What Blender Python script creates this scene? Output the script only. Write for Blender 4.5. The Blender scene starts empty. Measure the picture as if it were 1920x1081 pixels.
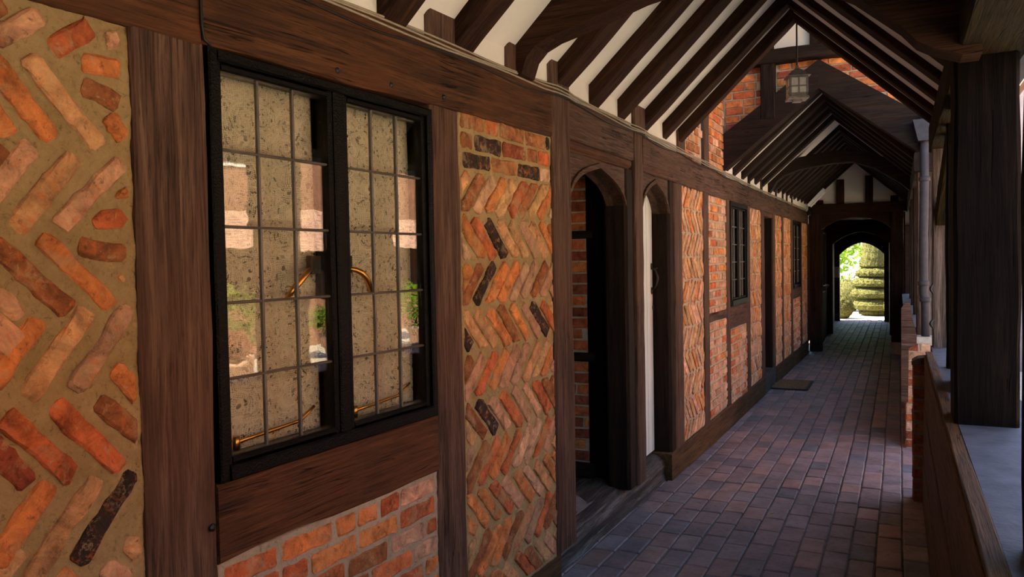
import bpy, math, random, zlib
import numpy as np
from mathutils import Vector, Matrix, noise

R = random.Random(7)
SC = bpy.context.scene
COL = SC.collection

# ------------------------------------------------------------------ camera
FPX = 1450.0
def _n(v):
    v = np.array(v, float); return v / np.linalg.norm(v)
_Y = _n((1685 - 960, 479 - 540.5, FPX))
_Z = -_n((830, 45000, 1450)); _Z = _n(_Z - _Y * _Z.dot(_Y))
_X = np.cross(_Y, _Z)
CM = np.array([_X, _Y, _Z])
cam_d = bpy.data.cameras.new('camera'); cam = bpy.data.objects.new('camera', cam_d); COL.objects.link(cam)
cam_d.sensor_width = 36.0; cam_d.lens = FPX / 1920 * 36.0; cam_d.clip_start = 0.02; cam_d.clip_end = 300
mw = Matrix.Identity(4)
for i in range(3):
    mw[i][0] = CM[i][0]; mw[i][1] = -CM[i][1]; mw[i][2] = -CM[i][2]
mw[2][3] = 1.65
cam.matrix_world = mw
SC.camera = cam

# ------------------------------------------------------------------ light
SUN_DIR = Vector((-0.86, -0.20, 1.12)).normalized()
wd = bpy.data.worlds.new('world'); SC.world = wd; wd.use_nodes = True
wn = wd.node_tree; wn.nodes.clear()
sky = wn.nodes.new('ShaderNodeTexSky'); sky.sky_type = 'NISHITA'; sky.sun_disc = False
sky.sun_elevation = math.asin(SUN_DIR.z); sky.sun_rotation = math.atan2(SUN_DIR.x, SUN_DIR.y) % (2 * math.pi)
sky.air_density = 1.0; sky.dust_density = 1.2; sky.ozone_density = 1.0
bg = wn.nodes.new('ShaderNodeBackground'); bg.inputs[1].default_value = 0.40
wo = wn.nodes.new('ShaderNodeOutputWorld')
wn.links.new(sky.outputs[0], bg.inputs[0]); wn.links.new(bg.outputs[0], wo.inputs[0])
sun_d = bpy.data.lights.new('sun', 'SUN'); sun_d.energy = 14.0; sun_d.angle = math.radians(0.55); sun_d.color = (1.0, 0.83, 0.58)
sun = bpy.data.objects.new('sun', sun_d); COL.objects.link(sun)
sun.rotation_euler = SUN_DIR.to_track_quat('Z', 'Y').to_euler(); sun.location = (-20, -8, 30)
SC.view_settings.view_transform = 'Standard'; SC.view_settings.look = 'None'
SC.view_settings.gamma = 1.0; SC.view_settings.use_curve_mapping = False
SC.view_settings.exposure = 1.6
SC.cycles.max_bounces = 14; SC.cycles.diffuse_bounces = 8; SC.cycles.transparent_max_bounces = 24
SC.cycles.sample_clamp_indirect = 8.0

# ------------------------------------------------------------------ node helpers
class NT:
    def __init__(s, name):
        s.m = bpy.data.materials.new(name); s.m.use_nodes = True; s.t = s.m.node_tree; s.t.nodes.clear()
        s.out = s.t.nodes.new('ShaderNodeOutputMaterial')
    def n(s, typ, ins=None, **kw):
        nd = s.t.nodes.new(typ)
        for k, v in kw.items(): setattr(nd, k, v)
        for k, v in (ins or {}).items():
            if isinstance(v, tuple) and len(v) == 2 and hasattr(v[0], 'outputs'): s.t.links.new(v[0].outputs[v[1]], nd.inputs[k])
            elif hasattr(v, 'outputs'): s.t.links.new(v.outputs[0], nd.inputs[k])
            else: nd.inputs[k].default_value = v
        return nd
    def ramp(s, fac, stops):
        nd = s.t.nodes.new('ShaderNodeValToRGB'); el = nd.color_ramp.elements
        while len(el) < len(stops): el.new(0.5)
        for e, (p, c) in zip(el, stops):
            e.position = p; e.color = (c, c, c, 1) if isinstance(c, (int, float)) else (*c, 1)
        s.t.links.new(fac.outputs[0], nd.inputs[0]); return nd
    def mix(s, fac, a, b, blend='MIX'):
        nd = s.t.nodes.new('ShaderNodeMix'); nd.data_type = 'RGBA'; nd.blend_type = blend
        for sock, v in ((0, fac), (6, a), (7, b)):
            if isinstance(v, tuple) and hasattr(v[0], 'outputs'): s.t.links.new(v[0].outputs[v[1]], nd.inputs[sock])
            elif hasattr(v, 'outputs'): s.t.links.new((v.outputs[2] if v.type == 'MIX' else v.outputs[0]), nd.inputs[sock])
            elif isinstance(v, (int, float)): nd.inputs[sock].default_value = v
            else: nd.inputs[sock].default_value = (*v, 1)
        return nd
    def noise(s, vec, scale, detail=6, rough=0.6, dist=0.0):
        ins = {'Scale': scale, 'Detail': detail, 'Roughness': rough, 'Distortion': dist}
        nd = s.n('ShaderNodeTexNoise', ins)
        if vec is not None: s.t.links.new(vec, nd.inputs['Vector'])
        return nd
    def bump(s, h, strength, dist=0.01, prev=None):
        nd = s.n('ShaderNodeBump', {'Strength': strength, 'Distance': dist})
        s.t.links.new(h.outputs[0] if h.type != 'MIX' else h.outputs[2], nd.inputs['Height'])
        if prev: s.t.links.new(prev.outputs[0], nd.inputs['Normal'])
        return nd
    def bsdf(s, col, rough=0.8, bump=None, spec=0.4, metal=0.0, coat=0.0):
        b = s.t.nodes.new('ShaderNodeBsdfPrincipled')
        def put(k, v):
            if hasattr(v, 'outputs'): s.t.links.new(v.outputs[2] if v.type == 'MIX' else v.outputs[0], b.inputs[k])
            elif k == 'Base Color': b.inputs[k].default_value = (*v, 1)
            else: b.inputs[k].default_value = v
        put('Base Color', col); put('Roughness', rough); put('Specular IOR Level', spec); put('Metallic', metal); put('Coat Weight', coat)
        if bump: s.t.links.new(bump.outputs[0], b.inputs['Normal'])
        s.t.links.new(b.outputs[0], s.out.inputs[0]); return b
    def pos(s): return s.n('ShaderNodeNewGeometry').outputs['Position']
    def obj(s): return s.n('ShaderNodeTexCoord').outputs['Object']

MAT = {}
def m_plain(name, col, rough=0.6, spec=0.4, metal=0.0, var=0.25, scale=12.0, bump=0.15, coat=0.0):
    t = NT(name); p = t.pos(); nz = t.noise(p, scale, 7)
    c = t.mix(t.ramp(nz, [(0.3, 0.0), (0.75, 1.0)]), tuple(x * (1 - var) for x in col), tuple(min(1, x * (1 + var)) for x in col))
    nz2 = t.noise(p, scale * 8, 5)
    t.bsdf(c, rough, t.bump(nz2, bump, 0.004), spec, metal, coat); MAT[name] = t.m
def m_timber(name, dark, mid, light, rough=0.55, spec=0.4, bump=0.5, red=None):
    t = NT(name); o = t.obj(); oi = t.n('ShaderNodeObjectInfo')
    rnd = t.n('ShaderNodeMath', {0: (oi, 'Random'), 1: 31.0}, operation='MULTIPLY')
    off = t.n('ShaderNodeVectorMath', {0: rnd, 1: (1.0, 0.7, 0.3)}, operation='MULTIPLY')
    vec = t.n('ShaderNodeVectorMath', operation='ADD'); t.t.links.new(o, vec.inputs[0]); t.t.links.new(off.outputs[0], vec.inputs[1])
    mp = t.n('ShaderNodeMapping', {'Vector': vec, 'Scale': (1.6, 27.0, 27.0)})
    n1 = t.noise(mp.outputs[0], 1.0, 9, 0.68, 0.7)
    mp2 = t.n('ShaderNodeMapping', {'Vector': vec, 'Scale': (6.0, 170.0, 170.0)})
    n2 = t.noise(mp2.outputs[0], 1.0, 6, 0.7, 0.4)
    big = t.noise(vec.outputs[0], 2.3, 5, 0.6)
    c1 = t.ramp(n1, [(0.30, dark), (0.50, mid), (0.72, light)])
    c2 = t.mix(t.ramp(n2, [(0.36, 0.75), (0.52, 0.0)]), c1, tuple(x * 0.35 for x in dark))
    c3 = t.mix(t.ramp(big, [(0.42, 0.0), (0.68, 0.55)]), c2, red or tuple(x * 1.25 for x in mid))
    mp3 = t.n('ShaderNodeMapping', {'Vector': vec, 'Scale': (0.9, 26.0, 26.0)})
    n3 = t.noise(mp3.outputs[0], 1.0, 3, 0.5, 1.2)
    crack = t.ramp(n3, [(0.485, 0.0), (0.497, 1.0), (0.503, 1.0), (0.515, 0.0)])
    msk = t.ramp(t.noise(vec.outputs[0], 3.1, 2), [(0.52, 0.0), (0.60, 1.0)])
    ck = t.n('ShaderNodeMath', {0: crack, 1: msk}, operation='MULTIPLY')
    c4 = t.mix(t.n('ShaderNodeMath', {0: ck, 1: 0.75}, operation='MULTIPLY'), c3, tuple(x * 0.2 for x in dark))
    b1 = t.bump(n2, bump * 0.8, 0.004); b2 = t.bump(n1, bump, 0.006, b1)
    inv = t.n('ShaderNodeMath', {0: 1.0, 1: ck}, operation='SUBTRACT'); b3 = t.bump(inv, bump * 1.2, 0.008, b2)
    rr = t.ramp(n2, [(0.3, min(1, rough + .2)), (0.7, rough)])
    t.bsdf(c4, rr, b3, spec); MAT[name] = t.m
m_timber('timber', (0.022, 0.011, 0.007), (0.078, 0.042, 0.027), (0.165, 0.100, 0.066), 0.62, 0.16, 0.7, (0.088, 0.042, 0.023))
m_timber('timber_rail', (0.018, 0.007, 0.003), (0.062, 0.023, 0.008), (0.130, 0.052, 0.018), 0.58, 0.18, 0.7, (0.100, 0.034, 0.010))
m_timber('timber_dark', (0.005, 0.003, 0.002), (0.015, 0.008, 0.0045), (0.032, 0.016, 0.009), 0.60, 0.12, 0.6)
m_timber('timber_black', (0.0012, 0.0007, 0.0005), (0.0035, 0.0018, 0.0013), (0.011, 0.0065, 0.0045), 0.6, 0.05, 0.7)
m_timber('timber_plate', (0.006, 0.0038, 0.001), (0.018, 0.0115, 0.0032), (0.045, 0.030, 0.0085), 0.7, 0.05, 0.9)
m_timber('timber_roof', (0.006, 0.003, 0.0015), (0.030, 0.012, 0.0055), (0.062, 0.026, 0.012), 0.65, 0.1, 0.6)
m_timber('timber_sill', (0.010, 0.009, 0.008), (0.060, 0.050, 0.042), (0.26, 0.22, 0.18), 0.60, 0.2, 0.6)
m_timber('timber_weathered', (0.015, 0.010, 0.007), (0.08, 0.055, 0.042), (0.24, 0.18, 0.15), 0.7, 0.2, 1.0)
m_timber('timber_oak', (0.030, 0.014, 0.005), (0.085, 0.042, 0.016), (0.17, 0.092, 0.038), 0.6, 0.15, 0.7)

def m_brick(name, lime, lime_amt=0.5, rough=0.9, bump=0.9, fire=0.55):
    t = NT(name); p = t.pos(); at = t.n('ShaderNodeAttribute', attribute_name='Col')
    n1 = t.noise(p, 13, 9, 0.7, 0.6); n2 = t.noise(p, 38, 9, 0.75, 0.4); n3 = t.noise(p, 150, 6, 0.7); n5 = t.noise(p, 24, 7, 0.7, 0.8)
    br = t.ramp(n1, [(0.34, 0.45), (0.50, 1.0), (0.66, 1.5)])
    c = t.mix(1.0, (at, 'Color'), br, 'MULTIPLY')
    c = t.mix(t.ramp(n5, [(0.55, 0.0), (0.66, fire)]), c, (0.62, 0.155, 0.030))
    c = t.mix(t.ramp(n2, [(0.33, 0.75), (0.45, 0.0)]), c, (0.075, 0.028, 0.014))
    c = t.mix(t.ramp(n2, [(0.55, 0.0), (0.64, lime_amt)]), c, lime)
    n4 = t.noise(p, 8.5, 8, 0.7, 0.5)
    c = t.mix(t.ramp(n4, [(0.54, 0.0), (0.64, lime_amt * 0.9)]), c, tuple(x * 0.9 for x in lime))
    c = t.mix(t.ramp(n3, [(0.66, 0.0), (0.74, 0.5)]), c, (0.60, 0.47, 0.28))
    b = t.bump(n3, bump * 0.6, 0.004); b = t.bump(n2, bump, 0.010, b); b = t.bump(n1, bump * 0.8, 0.014, b)
    t.bsdf(c, rough, b, 0.2); MAT[name] = t.m
m_brick('brick', (0.50, 0.345, 0.18), 0.55)
m_brick('brick_smeared', (0.46, 0.315, 0.155), 0.7)
m_brick('brick_far', (0.60, 0.42, 0.26), 0.8, fire=0.0)
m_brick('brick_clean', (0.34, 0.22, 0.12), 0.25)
def m_mortar(name, a, b_, bump=1.0):
    t = NT(name); p = t.pos(); n1 = t.noise(p, 7, 8, 0.7, 0.4); n2 = t.noise(p, 55, 9, 0.8, 0.5); n3 = t.noise(p, 190, 5, 0.75)
    c = t.mix(t.ramp(n1, [(0.34, 0.0), (0.66, 1.0)]), a, b_)
    c = t.mix(t.ramp(n2, [(0.34, 0.8), (0.46, 0.0)]), c, tuple(x * 0.38 for x in a))
    c = t.mix(t.ramp(n2, [(0.56, 0.0), (0.68, 0.5)]), c, tuple(min(1, x * 1.3) for x in b_))
    c = t.mix(t.ramp(n3, [(0.62, 0.0), (0.72, 0.6)]), c, tuple(min(1, x * 1.6) for x in b_))
    b = t.bump(n3, bump * 0.6, 0.005); b = t.bump(n2, bump, 0.016, b); b = t.bump(n1, bump * 0.6, 0.02, b)
    t.bsdf(c, 0.95, b, 0.15); MAT[name] = t.m
m_mortar('mortar_sand', (0.42, 0.295, 0.125), (0.56, 0.405, 0.190))
m_mortar('mortar_lime', (0.48, 0.37, 0.24), (0.62, 0.50, 0.35))
m_mortar('mortar_floor', (0.15, 0.13, 0.12), (0.27, 0.235, 0.215), 0.6)
def m_paver():
    t = NT('paver'); p = t.pos(); at = t.n('ShaderNodeAttribute', attribute_name='Col')
    n1 = t.noise(p, 7, 8, 0.6); n2 = t.noise(p, 38, 8, 0.7); n3 = t.noise(p, 150, 5, 0.65)
    c = t.mix(1.0, (at, 'Color'), t.ramp(n1, [(0.3, 0.7), (0.7, 1.3)]), 'MULTIPLY')
    c = t.mix(t.ramp(n2, [(0.30, 0.7), (0.41, 0.0)]), c, (0.03, 0.022, 0.018))
    c = t.mix(t.ramp(n2, [(0.60, 0.0), (0.72, 0.4)]), c, (0.30, 0.23, 0.19))
    b = t.bump(n3, 0.3, 0.002); b = t.bump(n2, 0.55, 0.006, b); b = t.bump(n1, 0.4, 0.012, b)
    t.bsdf(c, t.ramp(n2, [(0.3, 0.75), (0.7, 0.48)]), b, 0.4); MAT['paver'] = t.m
m_paver()
m_plain('plaster', (0.62, 0.585, 0.52), 0.85, 0.2, var=0.06, scale=5, bump=0.25)
m_plain('black_gloss', (0.0018, 0.0015, 0.0012), 0.14, 0.10, var=0.2, scale=22, bump=0.8)
m_plain('lead', (0.10, 0.085, 0.068), 0.42, 0.5, 0.35, 0.2, 40, 0.3)
m_plain('white_paint', (0.66, 0.70, 0.66), 0.35, 0.45, var=0.04, scale=4, bump=0.08)
m_plain('iron', (0.012, 0.011, 0.010), 0.4, 0.5, 0.3, 0.3, 40, 0.4)
m_plain('brass', (0.62, 0.33, 0.08), 0.3, 0.5, 1.0, 0.15, 30, 0.1)
m_plain('pipe_grey', (0.040, 0.036, 0.040), 0.6, 0.2, 0.0, 0.25, 25, 0.3)
m_plain('ledge_lead', (0.085, 0.085, 0.095), 0.6, 0.35, 0.0, 0.45, 9, 0.5)
m_plain('stone', (0.42, 0.37, 0.30), 0.85, 0.25, var=0.3, scale=14, bump=0.6)
m_plain('cable_grey', (0.27, 0.22, 0.15), 0.6, 0.3, var=0.2, scale=20, bump=0.1)
m_plain('cable_black', (0.012, 0.010, 0.009), 0.5, 0.3, var=0.2, scale=20, bump=0.1)
m_plain('coir', (0.19, 0.115, 0.058), 0.95, 0.1, var=0.6, scale=60, bump=1.0)
m_plain('rubber', (0.020, 0.020, 0.022), 0.7, 0.3, var=0.2, scale=30, bump=0.2)
m_plain('pewter', (0.30, 0.27, 0.24), 0.55, 0.3, 0.0, 0.3, 40, 0.4)
m_plain('frosted', (0.85, 0.82, 0.76), 0.45, 0.3, var=0.15, scale=60, bump=0.5)
m_plain('lamp_white', (0.72, 0.72, 0.70), 0.4, 0.4, var=0.05, scale=8, bump=0.05)
m_plain('paper', (0.78, 0.77, 0.74), 0.8, 0.2, var=0.05, scale=20, bump=0.02)
m_plain('room', (0.05, 0.045, 0.04), 0.9, 0.1, var=0.2, scale=4, bump=0.1)
m_plain('gravel', (0.56, 0.51, 0.42), 0.95, 0.1, var=0.28, scale=45, bump=0.8)
m_plain('roof_slab', (0.12, 0.06, 0.04), 0.9, 0.1, var=0.3, scale=10, bump=0.4)
m_plain('tile', (0.56, 0.36, 0.27), 0.85, 0.2, var=0.5, scale=9, bump=0.5)
m_plain('house_wall', (0.26, 0.13, 0.08), 0.9, 0.2, var=0.3, scale=9, bump=0.5)
m_plain('pot', (0.62, 0.40, 0.28), 0.8, 0.2, var=0.15, scale=12, bump=0.2)
m_plain('render_mauve', (0.20, 0.165, 0.175), 0.9, 0.2, var=0.15, scale=6, bump=0.3)
m_plain('leaf_dry', (0.32, 0.27, 0.10), 0.7, 0.2, var=0.4, scale=60, bump=0.2)
m_plain('curtain_plain', (0.60, 0.55, 0.45), 0.9, 0.1, var=0.06, scale=20, bump=0.1)
def m_leaf(name, a, b_, trans=0.35, scale=6.0):
    t = NT(name); p = t.pos(); nz = t.noise(p, scale, 6, 0.7)
    c = t.mix(t.ramp(nz, [(0.3, 0.0), (0.7, 1.0)]), a, b_)
    d = t.n('ShaderNodeBsdfDiffuse'); tr = t.n('ShaderNodeBsdfTranslucent')
    t.t.links.new(c.outputs[2], d.inputs[0]); t.t.links.new(c.outputs[2], tr.inputs[0])
    mx = t.n('ShaderNodeMixShader', {0: trans}); t.t.links.new(d.outputs[0], mx.inputs[1]); t.t.links.new(tr.outputs[0], mx.inputs[2])
    t.t.links.new(mx.outputs[0], t.out.inputs[0]); MAT[name] = t.m
m_leaf('leaf_yew', (0.030, 0.034, 0.010), (0.110, 0.108, 0.042), 0.10, 24)
m_leaf('leaf_tree', (0.10, 0.20, 0.015), (0.26, 0.40, 0.045), 0.5, 3)
m_leaf('leaf_bush', (0.10, 0.16, 0.025), (0.25, 0.33, 0.06), 0.4, 8)
m_leaf('leaf_red', (0.22, 0.07, 0.05), (0.30, 0.13, 0.08), 0.3, 8)
def m_glass():
    t = NT('glass'); p = t.pos(); nz = t.noise(p, 7.0, 2); bp = t.bump(nz, 0.035, 0.01)
    g = t.n('ShaderNodeNewGeometry'); dt = t.n('ShaderNodeVectorMath', {0: (g, 'Normal'), 1: (g, 'Incoming')}, operation='DOT_PRODUCT')
    ab = t.n('ShaderNodeMath', operation='ABSOLUTE'); t.t.links.new(dt.outputs['Value'], ab.inputs[0])
    om = t.n('ShaderNodeMath', {0: 1.0, 1: ab}, operation='SUBTRACT'); pw = t.n('ShaderNodeMath', {0: om, 1: 5.0}, operation='POWER')
    fr = t.n('ShaderNodeMath', {0: pw, 1: 0.94, 2: 0.062}, operation='MULTIPLY_ADD')
    tr = t.n('ShaderNodeBsdfTransparent', {'Color': (0.95, 0.95, 0.92, 1)}); gl = t.n('ShaderNodeBsdfGlossy', {'Roughness': 0.0})
    t.t.links.new(bp.outputs[0], gl.inputs['Normal'])
    mx = t.n('ShaderNodeMixShader', {0: fr}); t.t.links.new(tr.outputs[0], mx.inputs[1]); t.t.links.new(gl.outputs[0], mx.inputs[2])
    t.t.links.new(mx.outputs[0], t.out.inputs[0]); MAT['glass'] = t.m
m_glass()
def m_lace():
    t = NT('lace'); p = t.pos()
    flat = t.n('ShaderNodeVectorMath', {1: (0.0, 1.0, 1.0)}, operation='MULTIPLY'); t.t.links.new(p, flat.inputs[0])
    wob = t.noise(flat.outputs[0], 9.0, 2); w2 = t.n('ShaderNodeVectorMath', {0: (wob, 'Color'), 1: (0.0, 0.05, 0.05)}, operation='MULTIPLY')
    pv = t.n('ShaderNodeVectorMath', {0: flat, 1: w2}, operation='ADD')
    v1 = t.n('ShaderNodeTexVoronoi', {'Vector': pv, 'Scale': 68.0}, feature='F1')
    h1 = t.ramp(v1, [(0.40, 1.0), (0.50, 0.0)])
    v2 = t.n('ShaderNodeTexVoronoi', {'Vector': pv, 'Scale': 190.0, 'Randomness': 0.25}, feature='F1')
    h2 = t.ramp(v2, [(0.30, 0.9), (0.40, 0.0)])
    v3 = t.n('ShaderNodeTexVoronoi', {'Vector': pv, 'Scale': 11.0, 'Randomness': 0.55}, feature='F1')
    wv = t.n('ShaderNodeMath', {0: v3, 1: 42.0}, operation='MULTIPLY'); wv = t.n('ShaderNodeMath', {0: wv}, operation='SINE')
    sel = t.ramp(wv, [(0.35, 0.0), (0.60, 1.0)])
    hole = t.mix(sel, h2, h1)
    sel2 = t.ramp(t.noise(flat.outputs[0], 16.0, 3), [(0.34, 0.30), (0.56, 0.78)])
    hole = t.mix(1.0, hole, sel2, 'MULTIPLY')
    d = t.n('ShaderNodeBsdfDiffuse', {'Color': (0.62, 0.55, 0.40, 1)}); tl = t.n('ShaderNodeBsdfTranslucent', {'Color': (0.58, 0.50, 0.36, 1)})
    cl = t.n('ShaderNodeMixShader', {0: 0.12}); t.t.links.new(d.outputs[0], cl.inputs[1]); t.t.links.new(tl.outputs[0], cl.inputs[2])
    tr = t.n('ShaderNodeBsdfTransparent')
    mx = t.n('ShaderNodeMixShader'); t.t.links.new(hole.outputs[2], mx.inputs[0]); t.t.links.new(cl.outputs[0], mx.inputs[1]); t.t.links.new(tr.outputs[0], mx.inputs[2])
    t.t.links.new(mx.outputs[0], t.out.inputs[0]); MAT['lace'] = t.m
m_lace()

# ------------------------------------------------------------------ object helpers
WL = {}          # world location of each object (rotation-free parents only)
def tag(o, label=None, cat=None, group=None, kind=None):
    if label: o['label'] = label
    if cat: o['category'] = cat
    if group: o['group'] = group
    if kind: o['kind'] = kind
    return o
def empty(name, loc, label=None, cat=None, group=None, kind=None, parent=None):
    o = bpy.data.objects.new(name, None); COL.objects.link(o); o.empty_display_size = 0.1
    attach(o, parent, Matrix.Translation(Vector(loc)))
    return tag(o, label, cat, group, kind)
def attach(o, parent, world):
    WL[o.name] = world
    if parent is not None:
        o.parent = parent; o.matrix_local = WL[parent.name].inverted() @ world
    else: o.matrix_local = world
def link(name, me, mat, parent=None, world=None):
    o = bpy.data.objects.new(name, me); COL.objects.link(o)
    if mat is not None and not me.materials: me.materials.append(MAT[mat])
    attach(o, parent, world or Matrix.Identity(4)); return o
class MB:
    def __init__(s): s.v = []; s.f = []; s.c = []
    def add(s, vs, fs, col=None):
        b = len(s.v); s.v += [tuple(v) for v in vs]; s.f += [tuple(i + b for i in f) for f in fs]
        s.c += [col or (1, 1, 1)] * len(vs)
    def box(s, x0, x1, y0, y1, z0, z1, col=None):
        s.add([(x0, y0, z0), (x1, y0, z0), (x1, y1, z0), (x0, y1, z0), (x0, y0, z1), (x1, y0, z1), (x1, y1, z1), (x0, y1, z1)],
              [(0, 3, 2, 1), (4, 5, 6, 7), (0, 1, 5, 4), (1, 2, 6, 5), (2, 3, 7, 6), (3, 0, 4, 7)], col)
    def prism(s, pts, a, b, fn, col=None):
        """2-D outline pts extruded from a to b; fn(u, v, w) -> xyz."""
        k = len(pts)
        vs = [fn(u, v, a) for u, v in pts] + [fn(u, v, b) for u, v in pts]
        s.add(vs, [tuple(range(k - 1, -1, -1)), tuple(range(k, 2 * k))] + [(i, (i + 1) % k, k + (i + 1) % k, k + i) for i in range(k)], col)
    def tube(s, pts, r, seg=8, cap=True):
        pts = [Vector(p) for p in pts]; rr = r if isinstance(r, (list, tuple)) else [r] * len(pts)
        rings = []; prev = None
        for i, p in enumerate(pts):
            t = (pts[min(i + 1, len(pts) - 1)] - pts[max(i - 1, 0)]).normalized()
            if prev is None:
                a = t.cross(Vector((0, 0, 1)));
                if a.length < 0.1: a = t.cross(Vector((0, 1, 0)))
            else: a = prev - t * prev.dot(t)
            a.normalize(); prev = a; b = t.cross(a)
            rings.append([p + (a * math.cos(q * 2 * math.pi / seg) + b * math.sin(q * 2 * math.pi / seg)) * rr[i] for q in range(seg)])
        vs = [v for r_ in rings for v in r_]; fs = []
        for i in range(len(rings) - 1):
            for q in range(seg):
                fs.append((i * seg + q, i * seg + (q + 1) % seg, (i + 1) * seg + (q + 1) % seg, (i + 1) * seg + q))
        if cap: fs += [tuple(range(seg - 1, -1, -1)), tuple((len(rings) - 1) * seg + q for q in range(seg))]
        s.add(vs, fs)
    def lathe(s, prof, c, seg=20):
        cx, cy = c; vs = []; fs = []
        for r, z in prof:
            for q in range(seg):
                a = 2 * math.pi * q / seg; vs.append((cx + r * math.cos(a), cy + r * math.sin(a), z))
        for i in range(len(prof) - 1):
            for q in range(seg):
                fs.append((i * seg + q, i * seg + (q + 1) % seg, (i + 1) * seg + (q + 1) % seg, (i + 1) * seg + q))
        fs += [tuple(range(seg - 1, -1, -1)), tuple((len(prof) - 1) * seg + q for q in range(seg))]
        s.add(vs, fs)
    def mesh(s, name, origin=(0, 0, 0), col=False, smooth=False):
        me = bpy.data.meshes.new(name); o = origin
        me.from_pydata([(v[0] - o[0], v[1] - o[1], v[2] - o[2]) for v in s.v], [], s.f); me.update()
        if col:
            at = me.color_attributes.new('Col', 'FLOAT_COLOR', 'POINT')
            at.data.foreach_set('color', [x for c in s.c for x in (c[0], c[1], c[2], 1.0)])
        if smooth: me.polygons.foreach_set('use_smooth', [True] * len(me.polygons))
        return me
    def build(s, name, mat, parent=None, origin=None, col=False, smooth=False):
        if origin is None:
            a = np.array(s.v); lo, hi = a.min(0), a.max(0); origin = ((lo[0] + hi[0]) / 2, (lo[1] + hi[1]) / 2, lo[2])
        origin = tuple(float(q) for q in origin)
        return link(name, s.mesh(name, origin, col, smooth), mat, parent, Matrix.Translation(Vector(origin)))

def timber(name, p0, p1, side, w, d, mat='timber', parent=None, jit=0.004, cham=0.008, seg=0.14, wave=0.004, seed=None):
    """a hewn timber from p0 to p1: w across `side`, d across the third axis; local X runs along the grain."""
    rr = random.Random(seed if seed is not None else zlib.crc32(repr((round(p0[0], 3), round(p0[1], 3), round(p0[2], 3), name)).encode()))
    p0, p1 = Vector(p0), Vector(p1); ax = (p1 - p0); L = ax.length; ax.normalize()
    sd = Vector(side); sd = (sd - ax * sd.dot(ax)).normalized(); nn = ax.cross(sd)
    n = max(2, min(30, int(L / seg))); m = MB(); rings = []
    ph = [rr.uniform(0, 50) for _ in range(4)]
    for i in range(n + 1):
        x = L * i / n; hw, hd = w / 2, d / 2; c = cham
        base = [(-hw + c, -hd), (hw - c, -hd), (hw, -hd + c), (hw, hd - c), (hw - c, hd), (-hw + c, hd), (-hw, hd - c), (-hw, -hd + c)]
        ring = []
        for k, (a, b) in enumerate(base):
            sa = 1 if a > 0 else -1
            wv = wave * (noise.noise(Vector((x * 2.1, ph[0] + (3 if sa > 0 else 0), 0))) * 2)
            edge = 0 if i in (0, n) else jit
            ring.append((x, a + wv + rr.uniform(-1, 1) * edge * 0.6, b + rr.uniform(-1, 1) * edge * 0.35))
        rings.append(ring)
    vs = [v for r_ in rings for v in r_]; fs = []
    for i in range(n):
        for q in range(8): fs.append((i * 8 + q, i * 8 + (q + 1) % 8, (i + 1) * 8 + (q + 1) % 8, (i + 1) * 8 + q))
    fs += [tuple(range(7, -1, -1)), tuple(n * 8 + q for q in range(8))]
    m.add(vs, fs)
    mw_ = Matrix.Identity(4)
    for r_ in range(3):
        mw_[r_][0] = ax[r_]; mw_[r_][1] = sd[r_]; mw_[r_][2] = nn[r_]; mw_[r_][3] = p0[r_]
    return link(name, m.mesh(name), mat, parent, mw_)
def xprism(name, pts, a, b, plane, mat, parent, grain=None):
    """outline extruded; plane 'xz' (extrude y) or 'yz' (extrude x). Local X follows the grain (first axis)."""
    m = MB(); org = Vector((pts[0][0], a, pts[0][1])) if plane == 'xz' else Vector((a, pts[0][0], pts[0][1]))
    if plane == 'xz':
        m.prism([(u - pts[0][0], v - pts[0][1]) for u, v in pts], 0, b - a, lambda u, v, w: (u, w, v)); W = Matrix.Translation(org)
    else:
        m.prism([(u - pts[0][0], v - pts[0][1]) for u, v in pts], 0, b - a, lambda u, v, w: (u, -w, v))
        W = Matrix.Translation(org) @ Matrix.Rotation(math.pi / 2, 4, 'Z')
    me = m.mesh(name); me.update(); 
    import bmesh
    bm = bmesh.new(); bm.from_mesh(me); bmesh.ops.recalc_face_normals(bm, faces=bm.faces); bm.to_mesh(me); bm.free()
    return link(name, me, mat, parent, W)

# ------------------------------------------------------------------ wall coordinates: s runs along the corridor (world Y)
def wx(s):
    if s < 3.6: return -1.66 + 0.04 * s
    if s < 5.9: return -1.516 + (s - 3.6) * (0.0148 / 2.3)
    return -1.5012 + 0.012 * (s - 5.9)
def fz(y): return max(0.0, 0.018 * (7.0 - y))
def LW(s, z, off): return (wx(s) + off, s, z)
def vpost(name, s0, s1, z0, z1, parent, mat='timber', off0=-0.15, off1=0.004, **k):
    sm = (s0 + s1) / 2; x = wx(sm) + (off0 + off1) / 2
    return timber(name, (x, sm, z0), (x, sm, z1), (0.03 if sm < 3.6 else 0.01, 1, 0), s1 - s0, off1 - off0, mat, parent, **k)
def hbeam(name, s0, s1, z0, z1, parent, mat='timber', off0=-0.15, off1=0.006, z0b=None, z1b=None, **k):
    z0b = z0 if z0b is None else z0b; z1b = z1 if z1b is None else z1b; o = (off0 + off1) / 2
    return timber(name, (wx(s0) + o, s0, (z0 + z1) / 2), (wx(s1) + o, s1, (z0b + z1b) / 2), (0, 0, 1), z1 - z0, off1 - off0, mat, parent, **k)

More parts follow.
